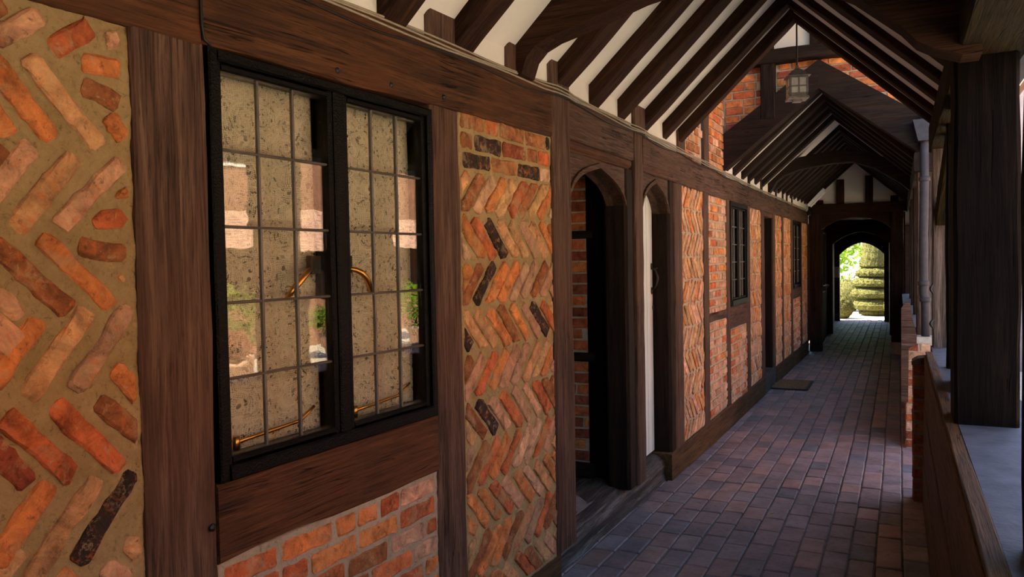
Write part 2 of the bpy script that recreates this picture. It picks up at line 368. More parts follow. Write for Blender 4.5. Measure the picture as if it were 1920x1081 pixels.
# ------------------------------------------------------------------ bricks
BC = {'or': (0.58, 0.200, 0.058), 'rd': (0.48, 0.125, 0.042), 'pk': (0.56, 0.30, 0.165), 'tn': (0.54, 0.29, 0.125), 'br': (0.29, 0.105, 0.038),
      'gy': (0.44, 0.25, 0.145), 'dr': (0.27, 0.068, 0.032), 'dk': (0.035, 0.023, 0.018), 'pl': (0.60, 0.33, 0.205)}
def bcol(keys, r):
    c = BC[r.choice(keys)]; f = r.uniform(0.82, 1.18); g = r.uniform(0.9, 1.1)
    return (c[0] * f, c[1] * f * g, c[2] * f * g)
def clip(poly, s0, s1, z0, z1):
    def cut(p, f, ix):
        out = []
        for i in range(len(p)):
            a, b = p[i], p[(i + 1) % len(p)]; fa, fb = f(a), f(b)
            if fa >= 0: out.append(a)
            if (fa >= 0) != (fb >= 0):
                t = fa / (fa - fb); out.append((a[0] + (b[0] - a[0]) * t, a[1] + (b[1] - a[1]) * t))
        return out
    for f in (lambda p: p[0] - s0, lambda p: s1 - p[0], lambda p: p[1] - z0, lambda p: z1 - p[1]):
        poly = cut(poly, f, 0)
        if len(poly) < 3: return []
    return poly
def clip_half(poly, fs):
    for f in fs:
        out = []
        for i in range(len(poly)):
            a, b = poly[i], poly[(i + 1) % len(poly)]; fa, fb = f(a), f(b)
            if fa >= 0: out.append(a)
            if (fa >= 0) != (fb >= 0):
                t = fa / (fa - fb); out.append((a[0] + (b[0] - a[0]) * t, a[1] + (b[1] - a[1]) * t))
        poly = out
        if len(poly) < 3: return []
    return poly
def grow(poly, d):
    cx = sum(p[0] for p in poly) / len(poly); cz = sum(p[1] for p in poly) / len(poly)
    out = []
    poly = ccw(poly); n = len(poly)
    for i in range(n):
        a, b, c = poly[i - 1], poly[i], poly[(i + 1) % n]
        n1 = (b[1] - a[1], a[0] - b[0]); n2 = (c[1] - b[1], b[0] - c[0]); l1 = math.hypot(*n1) or 1; l2 = math.hypot(*n2) or 1
        v = (n1[0] / l1 + n2[0] / l2, n1[1] / l1 + n2[1] / l2); L = math.hypot(*v) or 1
        out.append((b[0] + v[0] / L * d, b[1] + v[1] / L * d))
    return out
def straighten(poly):
    """long bricks get the crisp oblong of a brick; small cut pieces keep their own outline."""
    a = np.array(poly); c = a.mean(0); w, v = np.linalg.eigh(np.cov((a - c).T)); d = v[:, 1]; e = np.array([-d[1], d[0]])
    u, t = (a - c) @ d, (a - c) @ e
    if (u.max() - u.min()) < 2.0 * (t.max() - t.min()): return poly
    lo, hi = u.min(), u.max(); m_ = (lo + hi) / 2; L = (hi - lo) * .485; q0, q1 = np.percentile(t, 12), np.percentile(t, 88); W = max(.023, (q1 - q0) * .49); tm = (q0 + q1) / 2
    k = rb0.uniform
    out = [(-L, -W), (-L * .3, -W * k(.94, 1.06)), (L * .4, -W * k(.94, 1.06)), (L, -W * k(.8, 1)), (L * k(.95, 1.03), W * k(.8, 1)), (L * .3, W * k(.94, 1.06)), (-L * .4, W * k(.94, 1.06)), (-L * k(.95, 1.02), W * k(.8, 1))]
    return [tuple(c + d * (m_ + x) + e * (tm + y)) for x, y in out]
rb0 = random.Random(77)
def area(p): return abs(sum(p[i][0] * p[(i + 1) % len(p)][1] - p[(i + 1) % len(p)][0] * p[i][1] for i in range(len(p)))) / 2
def ccw(p):
    a = sum(p[i][0] * p[(i + 1) % len(p)][1] - p[(i + 1) % len(p)][0] * p[i][1] for i in range(len(p)))
    return p if a > 0 else p[::-1]
def brick_geo(m, poly, fn, col, r, h0=-0.012, h1=0.006, bev=0.006, jit=0.003, sub=0.06, soft=0):
    poly = ccw(poly); pts = []
    for _ in range(soft):
        q = []
        for i in range(len(poly)):
            a, b = poly[i], poly[(i + 1) % len(poly)]; L = math.hypot(b[0] - a[0], b[1] - a[1]) or 1; e = min(.22, .008 / L)
            q += [(a[0] + (b[0] - a[0]) * e, a[1] + (b[1] - a[1]) * e), (b[0] + (a[0] - b[0]) * e, b[1] + (a[1] - b[1]) * e)]
        poly = q
    for i in range(len(poly)):
        a, b = poly[i], poly[(i + 1) % len(poly)]; L = math.hypot(b[0] - a[0], b[1] - a[1]); k = max(1, int(L / sub))
        for q in range(k):
            t = q / k; j = jit
            pts.append((a[0] + (b[0] - a[0]) * t + r.uniform(-j, j), a[1] + (b[1] - a[1]) * t + r.uniform(-j, j)))
    n = len(pts); cx = sum(p[0] for p in pts) / n; cz = sum(p[1] for p in pts) / n
    def ins(p, d):
        dx, dz = cx - p[0], cz - p[1]; L = math.hypot(dx, dz) or 1; d = min(d, L * 0.4); return (p[0] + dx / L * d, p[1] + dz / L * d)
    tl, tz = r.uniform(-.03, .03), r.uniform(-.03, .03); hh = h1 + r.uniform(-.002, .002)
    def top(p, e): return hh - e + (p[0] - cx) * tl + (p[1] - cz) * tz + r.uniform(-.0008, .0008)
    p1 = [ins(p, bev * 0.35) for p in pts]; p2 = [ins(p, bev * 1.4) for p in pts]
    vs = [fn(p[0], p[1], h0) for p in pts] + [fn(p[0], p[1], top(p, bev * 0.6)) for p in p1] + [fn(p[0], p[1], top(p, 0)) for p in p2]
    fs = []
    for k in (0, n):
        for i in range(n): fs.append((k + i, k + (i + 1) % n, k + n + (i + 1) % n, k + n + i))
    fs.append(tuple(range(2 * n, 3 * n)))
    m.add(vs, fs, col)
def brick_obj(poly, fn, col, r, parent, mat='brick', **k):
    m = MB(); brick_geo(m, poly, fn, col, r, **k)
    return m.build('brick', mat, parent, col=True)
def panel_mesh(name, s0, s1, z0, z1, fn, mat, parent, step=0.05, amp=0.003, off=-0.006, label=None):
    a, b = max(2, int((s1 - s0) / step)), max(2, int((z1 - z0) / step)); m = MB(); vs = []; fs = []
    for j in range(b + 1):
        for i in range(a + 1):
            s = s0 + (s1 - s0) * i / a; z = z0 + (z1 - z0) * j / b
            h = off + amp * (noise.noise(Vector((s * 13, z * 13, 1.7))) + 0.8 * noise.noise(Vector((s * 31, z * 31, 5.1))) + 0.6 * noise.noise(Vector((s * 68, z * 68, 9.1))))
            vs.append(fn(s, z, h))
    w = a + 1
    for j in range(b):
        for i in range(a): fs.append((j * w + i, j * w + i + 1, (j + 1) * w + i + 1, (j + 1) * w + i))
    k0 = len(vs)                                   # a back so that the panel is a slab
    vs += [fn(s0, z0, -0.12), fn(s1, z0, -0.12), fn(s1, z1, -0.12), fn(s0, z1, -0.12)]
    fs += [(k0 + 3, k0 + 2, k0 + 1, k0)]
    fs += [tuple([k0, k0 + 1] + [i for i in range(a, -1, -1)]), tuple([k0 + 2, k0 + 3] + [b * w + i for i in range(0, a + 1)])]
    fs += [tuple([k0 + 3, k0] + [j * w for j in range(0, b + 1)]), tuple([k0 + 1, k0 + 2] + [j * w + a for j in range(b, -1, -1)])]
    m.add(vs, fs); o = m.build(name, mat, parent, smooth=True)
    if label: o['label'] = label
    return o
def herring(s0, s1, z0, z1, seed, L=0.245, T=0.058, pitch=0.1, rowh=0.187, ph=0.0, mar=0.010):
    r = random.Random(seed); out = []; a = math.radians(45); row = 0; zc = z1 - rowh * 0.5
    while zc > z0 - rowh:
        sg = 1 if row % 2 == 0 else -1; s = s0 - 0.15 + ph
        while s < s1 + 0.15:
            l, t_ = L * r.uniform(.88, 1.03) / 2, T * r.uniform(.86, 1.12) / 2; an = sg * a + r.uniform(-.05, .05)
            cs, sn = math.cos(an), math.sin(an); x, z = s + r.uniform(-.006, .006), zc + r.uniform(-.008, .008)
            p = [(x + u * cs - v * sn, z + u * sn + v * cs) for u, v in ((-l, -t_), (l, -t_), (l, t_), (-l, t_))]
            lo, hi = zc - rowh / 2 + r.uniform(-.004, .012), zc + rowh / 2 - r.uniform(-.004, .012)
            p = clip(p, s0 + mar, s1 - mar, max(z0 + mar, lo), min(z1 - mar, hi))
            if len(p) >= 3 and area(p) > 0.0011: out.append(p)
            s += pitch
        zc -= rowh; row += 1
    return out
def bond(s0, s1, z0, z1, seed, L=0.212, H=0.062, j=0.0125, mar=0.006, header=0.25):
    r = random.Random(seed); out = []; z = z1 - mar; row = 0
    while z > z0 + 0.02:
        zb = max(z - H, z0 + mar); s = s0 + mar - (r.uniform(0, .5) if True else 0) * L
        while s < s1 - 0.02:
            w = (L if r.random() > header else L * 0.47) * r.uniform(.95, 1.04)
            a, b = max(s, s0 + mar), min(s + w, s1 - mar)
            if b - a > 0.03: out.append([(a, zb), (b, zb + r.uniform(-.003, .003)), (b, z + r.uniform(-.003, .003)), (a, z)])
            s += w + j
        z -= H + j; row += 1
    return out
PANEL1 = [
    ('pk', [(0.938,2.137),(0.97,2.171),(0.997,2.184),(1.04,2.185),(1.034,2.169),(0.984,2.126),(0.972,2.106),(0.937,2.115)]),
    ('rd', [(1.041,2.129),(1.089,2.186),(1.152,2.191),(1.149,2.178),(1.083,2.116),(1.068,2.104)]),
    ('pk', [(1.181,2.192),(1.201,2.202),(1.22,2.186),(1.212,2.16),(1.189,2.152),(1.18,2.165)]),
    ('or', [(1.118,2.109),(1.144,2.134),(1.215,2.139),(1.215,2.091),(1.18,2.089),(1.124,2.095)]),
    ('br', [(1.12,2.072),(1.205,2.061),(1.206,2.027),(1.168,2.027),(1.146,2.038)]),
    ('or', [(1.17,1.997),(1.203,1.996),(1.216,1.974),(1.214,1.95),(1.201,1.956)]),
    ('tn', [(0.993,2.093),(1.031,2.096),(1.063,2.061),(1.169,1.955),(1.171,1.931),(1.141,1.91),(1.106,1.953),(1.034,2.038)]),
    ('or', [(0.932,2.098),(0.971,2.061),(1.066,1.964),(1.062,1.938),(1.044,1.919),(1.025,1.93),(0.978,1.984),(0.929,2.024)]),
    ('or', [(0.919,2.011),(0.947,1.984),(0.977,1.951),(0.971,1.929),(0.952,1.915),(0.917,1.958)]),
    ('pk', [(0.922,1.832),(0.943,1.866),(0.97,1.907),(1.002,1.916),(1.024,1.905),(1.017,1.885),(0.967,1.825),(0.93,1.779)]),
    ('tn', [(0.959,1.743),(0.993,1.805),(1.069,1.902),(1.116,1.901),(1.072,1.833),(1.019,1.773),(0.979,1.733),(0.961,1.732)]),
    ('pk', [(1.04,1.757),(1.108,1.836),(1.186,1.906),(1.213,1.905),(1.215,1.881),(1.125,1.813),(1.068,1.73)]),
    ('or', [(1.186,1.811),(1.203,1.843),(1.222,1.848),(1.222,1.813)]),
    ('rd', [(1.126,1.76),(1.149,1.782),(1.202,1.797),(1.22,1.776),(1.213,1.751),(1.167,1.739),(1.135,1.748)]),
    ('br', [(1.097,1.718),(1.134,1.716),(1.212,1.714),(1.214,1.689),(1.19,1.673),(1.132,1.668),(1.115,1.701)]),
    ('tn', [(1.182,1.637),(1.199,1.646),(1.209,1.627),(1.201,1.615)]),
    ('or', [(1.0,1.711),(1.023,1.736),(1.039,1.728),(1.09,1.677),(1.174,1.597),(1.186,1.572),(1.176,1.56),(1.153,1.562),(1.094,1.618)]),
    ('br', [(0.922,1.726),(0.967,1.694),(1.014,1.649),(1.064,1.616),(1.086,1.578),(1.073,1.555),(1.056,1.555),(1.012,1.593),(0.92,1.667)]),
    ('pk', [(0.914,1.63),(0.959,1.607),(0.986,1.567),(0.961,1.543),(0.912,1.587)]),
    ('or', [(0.908,1.465),(0.96,1.502),(0.989,1.561),(1.011,1.561),(1.026,1.53),(0.98,1.478),(0.915,1.41)]),
    ('tn', [(0.962,1.409),(1.024,1.479),(1.079,1.555),(1.098,1.574),(1.131,1.557),(1.137,1.542),(1.051,1.441),(0.987,1.368),(0.976,1.378)]),
    ('gy', [(1.059,1.408),(1.112,1.463),(1.186,1.56),(1.213,1.577),(1.227,1.564),(1.221,1.52),(1.143,1.454),(1.09,1.371)]),
    ('or', [(1.164,1.414),(1.181,1.434),(1.207,1.421),(1.23,1.38),(1.228,1.342),(1.179,1.381)]),
    ('br', [(1.12,1.336),(1.14,1.372),(1.184,1.337),(1.23,1.298),(1.225,1.248),(1.195,1.264),(1.15,1.306)]),
    ('rd', [(1.011,1.356),(1.032,1.375),(1.066,1.363),(1.118,1.301),(1.193,1.211),(1.189,1.193),(1.165,1.174),(1.14,1.199),(1.057,1.289)]),
    ('rd', [(0.919,1.361),(0.949,1.361),(0.985,1.332),(1.028,1.289),(1.039,1.264),(1.078,1.226),(1.062,1.183),(1.042,1.194),(0.973,1.279),(0.918,1.334)]),
    ('dr', [(0.907,1.32),(0.952,1.284),(0.987,1.231),(0.981,1.21),(0.959,1.196),(0.904,1.251)]),
    ('or', [(0.904,1.111),(0.969,1.185),(1.003,1.207),(1.03,1.194),(1.041,1.176),(0.994,1.138),(0.911,1.038),(0.897,1.054)]),
    ('tn', [(0.963,1.03),(1.009,1.071),(1.058,1.166),(1.102,1.196),(1.139,1.178),(1.138,1.15),(1.043,1.083),(0.995,1.004),(0.967,1.0)]),
    ('dk', [(1.059,1.025),(1.097,1.071),(1.163,1.143),(1.212,1.187),(1.218,1.161),(1.175,1.109),(1.082,0.998),(1.064,1.008)]),
    ('pk', [(1.118,0.974),(1.151,0.993),(1.196,0.952),(1.201,0.905),(1.161,0.902),(1.123,0.941)]),
    ('or', [(1.019,0.986),(1.026,1.004),(1.069,0.985),(1.091,0.929),(1.067,0.921)]),
    ('tn', [(1.186,1.031),(1.22,1.026),(1.229,0.985),(1.207,0.96),(1.171,1.004)]),
]
# ================================================================== FLOOR
floor = empty('floor', (-0.65, 9.0, 0), 'worn red brick floor of the covered walk', 'floor', kind='structure')
m = MB(); ys = [-2.5 + 0.5 * i for i in range(50)]
for a, b in zip(ys[:-1], ys[1:]):
    m.add([(-1.75, a, fz(a) - .012), (.45, a, fz(a) - .012), (.45, b, fz(b) - .012), (-1.75, b, fz(b) - .012)], [(0, 1, 2, 3)])
m.add([(-1.75, -2.5, -.2), (.45, -2.5, -.2), (.45, 22, -.2), (-1.75, 22, -.2)], [(3, 2, 1, 0)])
m.build('mortar_bed', 'mortar_floor', floor)
PW, PL = 0.129, 0.252
PAV = [(0.235, 0.160, 0.150), (0.265, 0.170, 0.150), (0.215, 0.152, 0.146), (0.190, 0.150, 0.150), (0.300, 0.185, 0.155), (0.235, 0.172, 0.165)]
rp = random.Random(11); mst = MB(); npv = 0
def paver_geo(m, x0, x1, y0, y1, col, rz):
    b = 0.006; z = rz
    def P(x, y, dz): return (x, y, fz(y) + dz)
    tx, ty = rp.uniform(-.012, .012), rp.uniform(-.01, .01); cx, cy = (x0 + x1) / 2, (y0 + y1) / 2
    def T(x, y, dz): return (x, y, fz(y) + dz + (x - cx) * tx + (y - cy) * ty)
    j = lambda: rp.uniform(-.003, .003)
    o = [(x0 + j(), y0 + j()), (x1 + j(), y0 + j()), (x1 + j(), y1 + j()), (x0 + j(), y1 + j())]
    i_ = [(o[0][0] + b, o[0][1] + b), (o[1][0] - b, o[1][1] + b), (o[2][0] - b, o[2][1] - b), (o[3][0] + b, o[3][1] - b)]
    vs = [P(x, y, -.03) for x, y in o] + [T(x, y, z - .005) for x, y in o] + [T(x, y, z) for x, y in i_]
    fs = [(k + q, k + (q + 1) % 4, k + 4 + (q + 1) % 4, k + 4 + q) for k in (0, 4) for q in range(4)] + [(8, 9, 10, 11)]
    m.add(vs, fs, col)
row = 0; x = -1.66
while x < 0.36:
    y = -2.3 + rp.uniform(0, PL)
    while y < 21.9:
        x0, x1, y0, y1 = x + .004, x + PW - .004, y + .004, y + PL - .004
        c = PAV[rp.randrange(len(PAV))]; f = rp.uniform(.85, 1.15); c = tuple(q * f for q in c)
        if rp.random() < .07: c = (0.125, 0.120, 0.128)
        cx, cy = (x0 + x1) / 2, (y0 + y1) / 2
        vis = 3.35 < cy < 8.6 and -1.62 < cx < 0.16 and cx > -1.62
        if vis and npv < 300:
            mm = MB(); paver_geo(mm, x0, x1, y0, y1, c, rp.uniform(-.003, .003)); mm.build('paver', 'paver', floor, col=True); npv += 1
        else: paver_geo(mst, x0, x1, y0, y1, c, rp.uniform(-.003, .003))
        y += PL
    x += PW; row += 1
po = mst.build('paver_field', 'paver', floor, col=True); tag(po, kind='stuff')

# ================================================================== LEFT WALL
wl = empty('wall_left', (-1.55, 6.0, 0), 'half-timbered wall with brick infill panels along the walk', 'wall', kind='structure')
# -- panel 1: big herringbone bricks in sandy mortar
rb = random.Random(3)
p1 = panel_mesh('brick_panel', 0.30, 1.236, 0.19, 2.225, LW, 'mortar_sand', wl, 0.011, 0.0052, -0.001, 'herringbone panel of big worn bricks in sandy mortar')
for c, poly in PANEL1:
    cc = BC[c]; f = rb.uniform(.9, 1.1)
    poly = clip(grow(straighten(poly), .002), -1.3, 1.230, .2, 2.215)
    brick_obj(poly, LW, tuple(q * f for q in cc), rb, p1, h1=0.0070, bev=0.009, jit=0.003, sub=0.022, soft=1)
for poly in herring(-0.3, 1.236, 0.19, 2.225, 5, ph=0.03):
    cx = sum(p[0] for p in poly) / len(poly); cz = sum(p[1] for p in poly) / len(poly)
    hit = any(min(q[0] for q in pp) - .02 < cx < max(q[0] for q in pp) + .02 and min(q[1] for q in pp) - .02 < cz < max(q[1] for q in pp) + .02 for _, pp in PANEL1)
    if hit or (cz > 1.0 and cx > 0.88) or cx < 0.35: continue
    brick_obj(poly, LW, bcol(['or', 'rd', 'pk', 'tn', 'br'], rb), rb, p1, h1=0.006, bev=0.008, sub=0.05, soft=1)
panel_mesh('brick_panel', -1.4, 0.30, 0.19, 2.225, LW, 'mortar_sand', wl, 0.05, 0.004, -0.001)
# -- panel under the window
pu = panel_mesh('brick_panel', 1.445, 2.462, 0.19, 0.875, LW, 'mortar_lime', wl, 0.014, 0.004, -0.001, 'coursed bricks in pale mortar below the leaded window')
for poly in bond(1.452, 2.458, 0.2, 0.862, 21):
    brick_obj(poly, LW, bcol(['rd', 'rd', 'or', 'pl', 'br'], rb), rb, pu, h1=0.005, bev=0.008, sub=.035, soft=1)
# -- panel 2: three courses on top, chevrons below
p2 = panel_mesh('brick_panel', 2.655, 3.485, 0.19, 2.275, LW, 'mortar_sand', wl, 0.012, 0.0045, -0.001, 'panel of zigzag bricks under three level courses')
for k, poly in enumerate(bond(2.663, 3.480, 2.03, 2.262, 8, L=0.22, H=0.066, j=0.012, header=0.3)):
    c = bcol(['rd', 'dr', 'br', 'pl', 'rd'], rb)
    if k in (4, 6, 10, 12, 15): c = BC['dk']
    brick_obj(poly, LW, c, rb, p2, h1=0.005, bev=0.007, sub=.035, soft=1)
dark2 = {13, 22, 30, 37, 52}
for k, poly in enumerate(herring(2.655, 3.485, 0.2, 2.035, 17, ph=0.035, T=.060)):
    c = bcol(['or', 'or', 'tn', 'pk', 'br', 'rd', 'gy'], rb)
    if k in dark2: c = BC['dk']
    brick_obj(poly, LW, c, rb, p2, 'brick_smeared', h1=0.0075, bev=0.007, jit=0.0035, sub=0.03)
# -- far panels
def far_panel(s0, s1, z0, z1, kind, seed, single, label, mortar='mortar_lime'):
    p = panel_mesh('brick_panel', s0, s1, z0, z1, LW, mortar, wl, 0.06, 0.002, -0.006, label)
    polys = herring(s0, s1, z0, z1, seed, ph=0.02) if kind == 'h' else bond(s0 + .006, s1 - .006, z0, z1 - .008, seed, L=.195, H=.058, j=.019, header=.3)
    keys = ['or', 'tn', 'pk', 'pl', 'gy', 'tn'] if kind == 'h' else ['rd', 'pl', 'pk', 'gy', 'pl', 'or']
    mm = MB()
    for poly in polys:
        c = bcol(keys, rb)
        if single: brick_obj(poly, LW, c, rb, p, 'brick_far', h1=0.004, bev=0.006, sub=0.12)
        else: brick_geo(mm, poly, LW, c, rb, h1=0.004, bev=0.006, sub=0.3)
    if not single: tag(mm.build('bricks', 'brick_far', p, col=True), kind='stuff')
far_panel(5.945, 6.645, 0.22, 2.235, 'h', 31, True, 'tall herringbone panel beside the white door')
far_panel(6.835, 7.57, 1.165, 2.225, 'b', 32, True, 'level brick courses above a short mid rail')
far_panel(6.835, 7.57, 0.215, 1.09, 'b', 33, True, 'level brick courses below a short mid rail')
far_panel(7.725, 8.60, 0.21, 0.96, 'b', 34, False, 'level brick courses below the second window')
far_panel(8.79, 9.51, 0.22, 2.22, 'h', 35, False, 'tall herringbone panel before the dark door')
far_panel(10.57, 11.16, 0.22, 2.22, 'h', 36, False, 'narrow herringbone panel past the dark door')
far_panel(11.32, 12.04, 0.22, 2.22, 'h', 37, False, 'narrow herringbone panel before the last window')
far_panel(12.28, 13.16, 0.22, 1.03, 'b', 38, False, 'level brick courses below the last window')
far_panel(13.37, 14.10, 0.22, 2.22, 'h', 39, False, 'last herringbone panel of the wall')
# -- upper brickwork between the two roofs
pup = panel_mesh('brick_panel', 6.0, 7.66, 2.42, 4.15, LW, 'mortar_lime', wl, 0.08, 0.002, -0.03, 'brickwork above the rail between the two roofs')
mm = MB()
for poly in bond(6.06, 7.62, 2.45, 4.1, 44):
    cx = sum(p[0] for p in poly) / len(poly); cz = sum(p[1] for p in poly) / len(poly)
    if 6.70 < cx < 6.92: continue
    c = bcol(['or', 'rd', 'pk', 'br', 'pl'], rb)
    if cz < 3.25: brick_obj(poly, lambda s, z, h: LW(s, z, h - .024), c, rb, pup, h1=0.005, sub=0.15)
    else: brick_geo(mm, poly, lambda s, z, h: LW(s, z, h - .024), c, rb, h1=0.005, sub=0.3)
tag(mm.build('bricks', 'brick', pup, col=True), kind='stuff')
vpost('stud', 6.725, 6.905, 2.42, 4.1, wl, 'timber', -.1, 0.0)

# -- timbers of the near wall
vpost('post', -1.6, -1.38, 0.1, 2.22, wl, 'timber', off1=.006)
vpost('post', 1.236, 1.447, 0.14, 2.224, wl, 'timber', off1=.008, jit=.006, wave=.006)
vpost('post', 2.460, 2.657, 0.14, 2.245, wl, 'timber', off1=.006, jit=.006, wave=.006)
vpost('post', 3.485, 3.706, 0.20, 2.50, wl, 'timber', off1=.012, jit=.006, wave=.006)
hbeam('rail', -1.6, 1.432, 2.165, 2.42, wl, 'timber_rail', off1=.014, z0b=2.224, z1b=2.47, jit=.005)
hbeam('rail', 1.436, 3.485, 2.222, 2.474, wl, 'timber_rail', off1=.012, z0b=2.273, z1b=2.498, jit=.005)
hbeam('sill_beam', 1.447, 2.461, 0.872, 1.086, wl, 'timber_rail', off1=.010, jit=.006, wave=.006)
for s, z in ((1.945, 2.262), (2.217, 2.268), (2.541, 2.285), (1.42, .98)):
    mm = MB(); mm.lathe([(.011, 0), (.010, .004), (.004, .009)], (0, 0), 8)
    o = link('peg', mm.mesh('peg'), 'iron', wl, Matrix.Translation(Vector(LW(s, z, .011))) @ Matrix.Rotation(math.pi / 2, 4, 'Y'))
for s0, s1, z1 in ((2.454, 2.642, 2.78), (3.06, 3.14, 2.62), (3.487, 3.711, 2.64), (4.777, 5.003, 2.65), (5.865, 6.055, 2.66)):
    vpost('stud', s0, s1, 2.46, z1, wl, 'timber', -.10, .010)
# -- door heads and posts
hbeam('lintel', 3.706, 4.775, 2.282, 2.50, wl, 'timber', off1=.002, jit=.005)
vpost('post', 4.772, 4.938, 0.20, 2.51, wl, 'timber', off1=.010, jit=.006)
hbeam('rail', 4.957, 7.60, 2.236, 2.47, wl, 'timber', off1=.008, z0b=2.215, z1b=2.435)
hbeam('rail', 7.60, 10.52, 2.213, 2.436, wl, 'timber', off1=.008, z0b=2.213, z1b=2.43)
hbeam('rail', 10.52, 14.2, 2.213, 2.43, wl, 'timber', off1=.008, z0b=2.215, z1b=2.44)
for s0, s1 in ((5.722, 5.947), (6.645, 6.835), (7.57, 7.725), (8.60, 8.79), (9.51, 9.74), (10.40, 10.57), (11.16, 11.32), (12.04, 12.28), (13.16, 13.37), (14.10, 14.45)):
    vpost('stud', s0, s1, 0.20, 2.225, wl, 'timber', off1=.006, jit=.005)
hbeam('mid_rail', 6.835, 7.57, 1.088, 1.168, wl, 'timber', off1=.004)
hbeam('sill_beam', 7.725, 8.60, 0.958, 1.182, wl, 'timber', off1=.006)
hbeam('sill_beam', 12.28, 13.16, 1.03, 1.187, wl, 'timber', off1=.006)
# -- plaster band under the rafters
mm = MB()
for s0, s1 in ((-1.6, 3.6), (3.6, 6.03)):
    mm.prism([(s0, 2.43), (s1, 2.43), (s1, 2.85), (s0, 2.85)], -.10, -.012, lambda u, v, w: LW(u, v, w))
mm.prism([(7.64, 2.41), (14.6, 2.41), (14.6, 2.78), (7.64, 2.78)], -.10, -.012, lambda u, v, w: LW(u, v, w))
mm.build('plaster_band', 'plaster', wl)
for s in (8.82, 9.62, 10.75, 11.35, 11.75, 12.3): vpost('stud', s - .06, s + .06, 2.42, 2.62, wl, 'timber_dark', -.09, .0)

# -- baseboard (sole plate)
bb = empty('baseboard_left', (-1.5, 7, 0), 'low timber sole plate along the foot of the wall', 'sole plate', kind='structure')
hbeam('sole_plate', -1.6, 3.56, 0.0, 0.205, bb, 'timber_oak', -.16, -.012)
hbeam('sole_plate', 5.56, 9.72, -0.02, 0.222, bb, 'timber_oak', -.16, .010, wave=.003)
hbeam('sole_plate', 10.60, 14.2, -0.02, 0.235, bb, 'timber_oak', -.16, .010, wave=.003)
# worn threshold log under the two doors
mm = MB(); prof = [(-.55, .0), (-.02, .0), (-.035, .05), (-.025, .12), (-.045, .175), (-.085, .21), (-.15, .222), (-.55, .20)]
n = 16; ring = []
for i in range(n + 1):
    s = 3.53 + (5.60 - 3.53) * i / n; d = 0.020 * noise.noise(Vector((s * 2.2, .3, 0))); e = 0.012 * noise.noise(Vector((s * 6, 3.3, 0)))
    dip = -.020 * math.exp(-((s - 4.2) / .35) ** 2) - .012 * math.exp(-((s - 5.25) / .25) ** 2)
    ring.append([(s - 3.53, (q[0] + (d + e if q[0] > -.5 else 0)), fz(s) * (1 - q[1] / .23) + q[1] + (dip if q[1] > .17 else 0)) for q in prof])
k = len(prof); vs = []
for r_ in ring: vs += [(u, -(w), v) for (u, w, v) in r_]
mm.add(vs, [(i * k + q, (i + 1) * k + q, (i + 1) * k + (q + 1) % k, i * k + (q + 1) % k) for i in range(n) for q in range(k)] + [tuple(range(k)), tuple(n * k + q for q in range(k - 1, -1, -1))])
th = link('threshold', mm.mesh('threshold', smooth=False), 'timber_sill', bb, Matrix.Translation(Vector((-1.515, 3.53, 0))) @ Matrix.Rotation(math.pi / 2, 4, 'Z'))

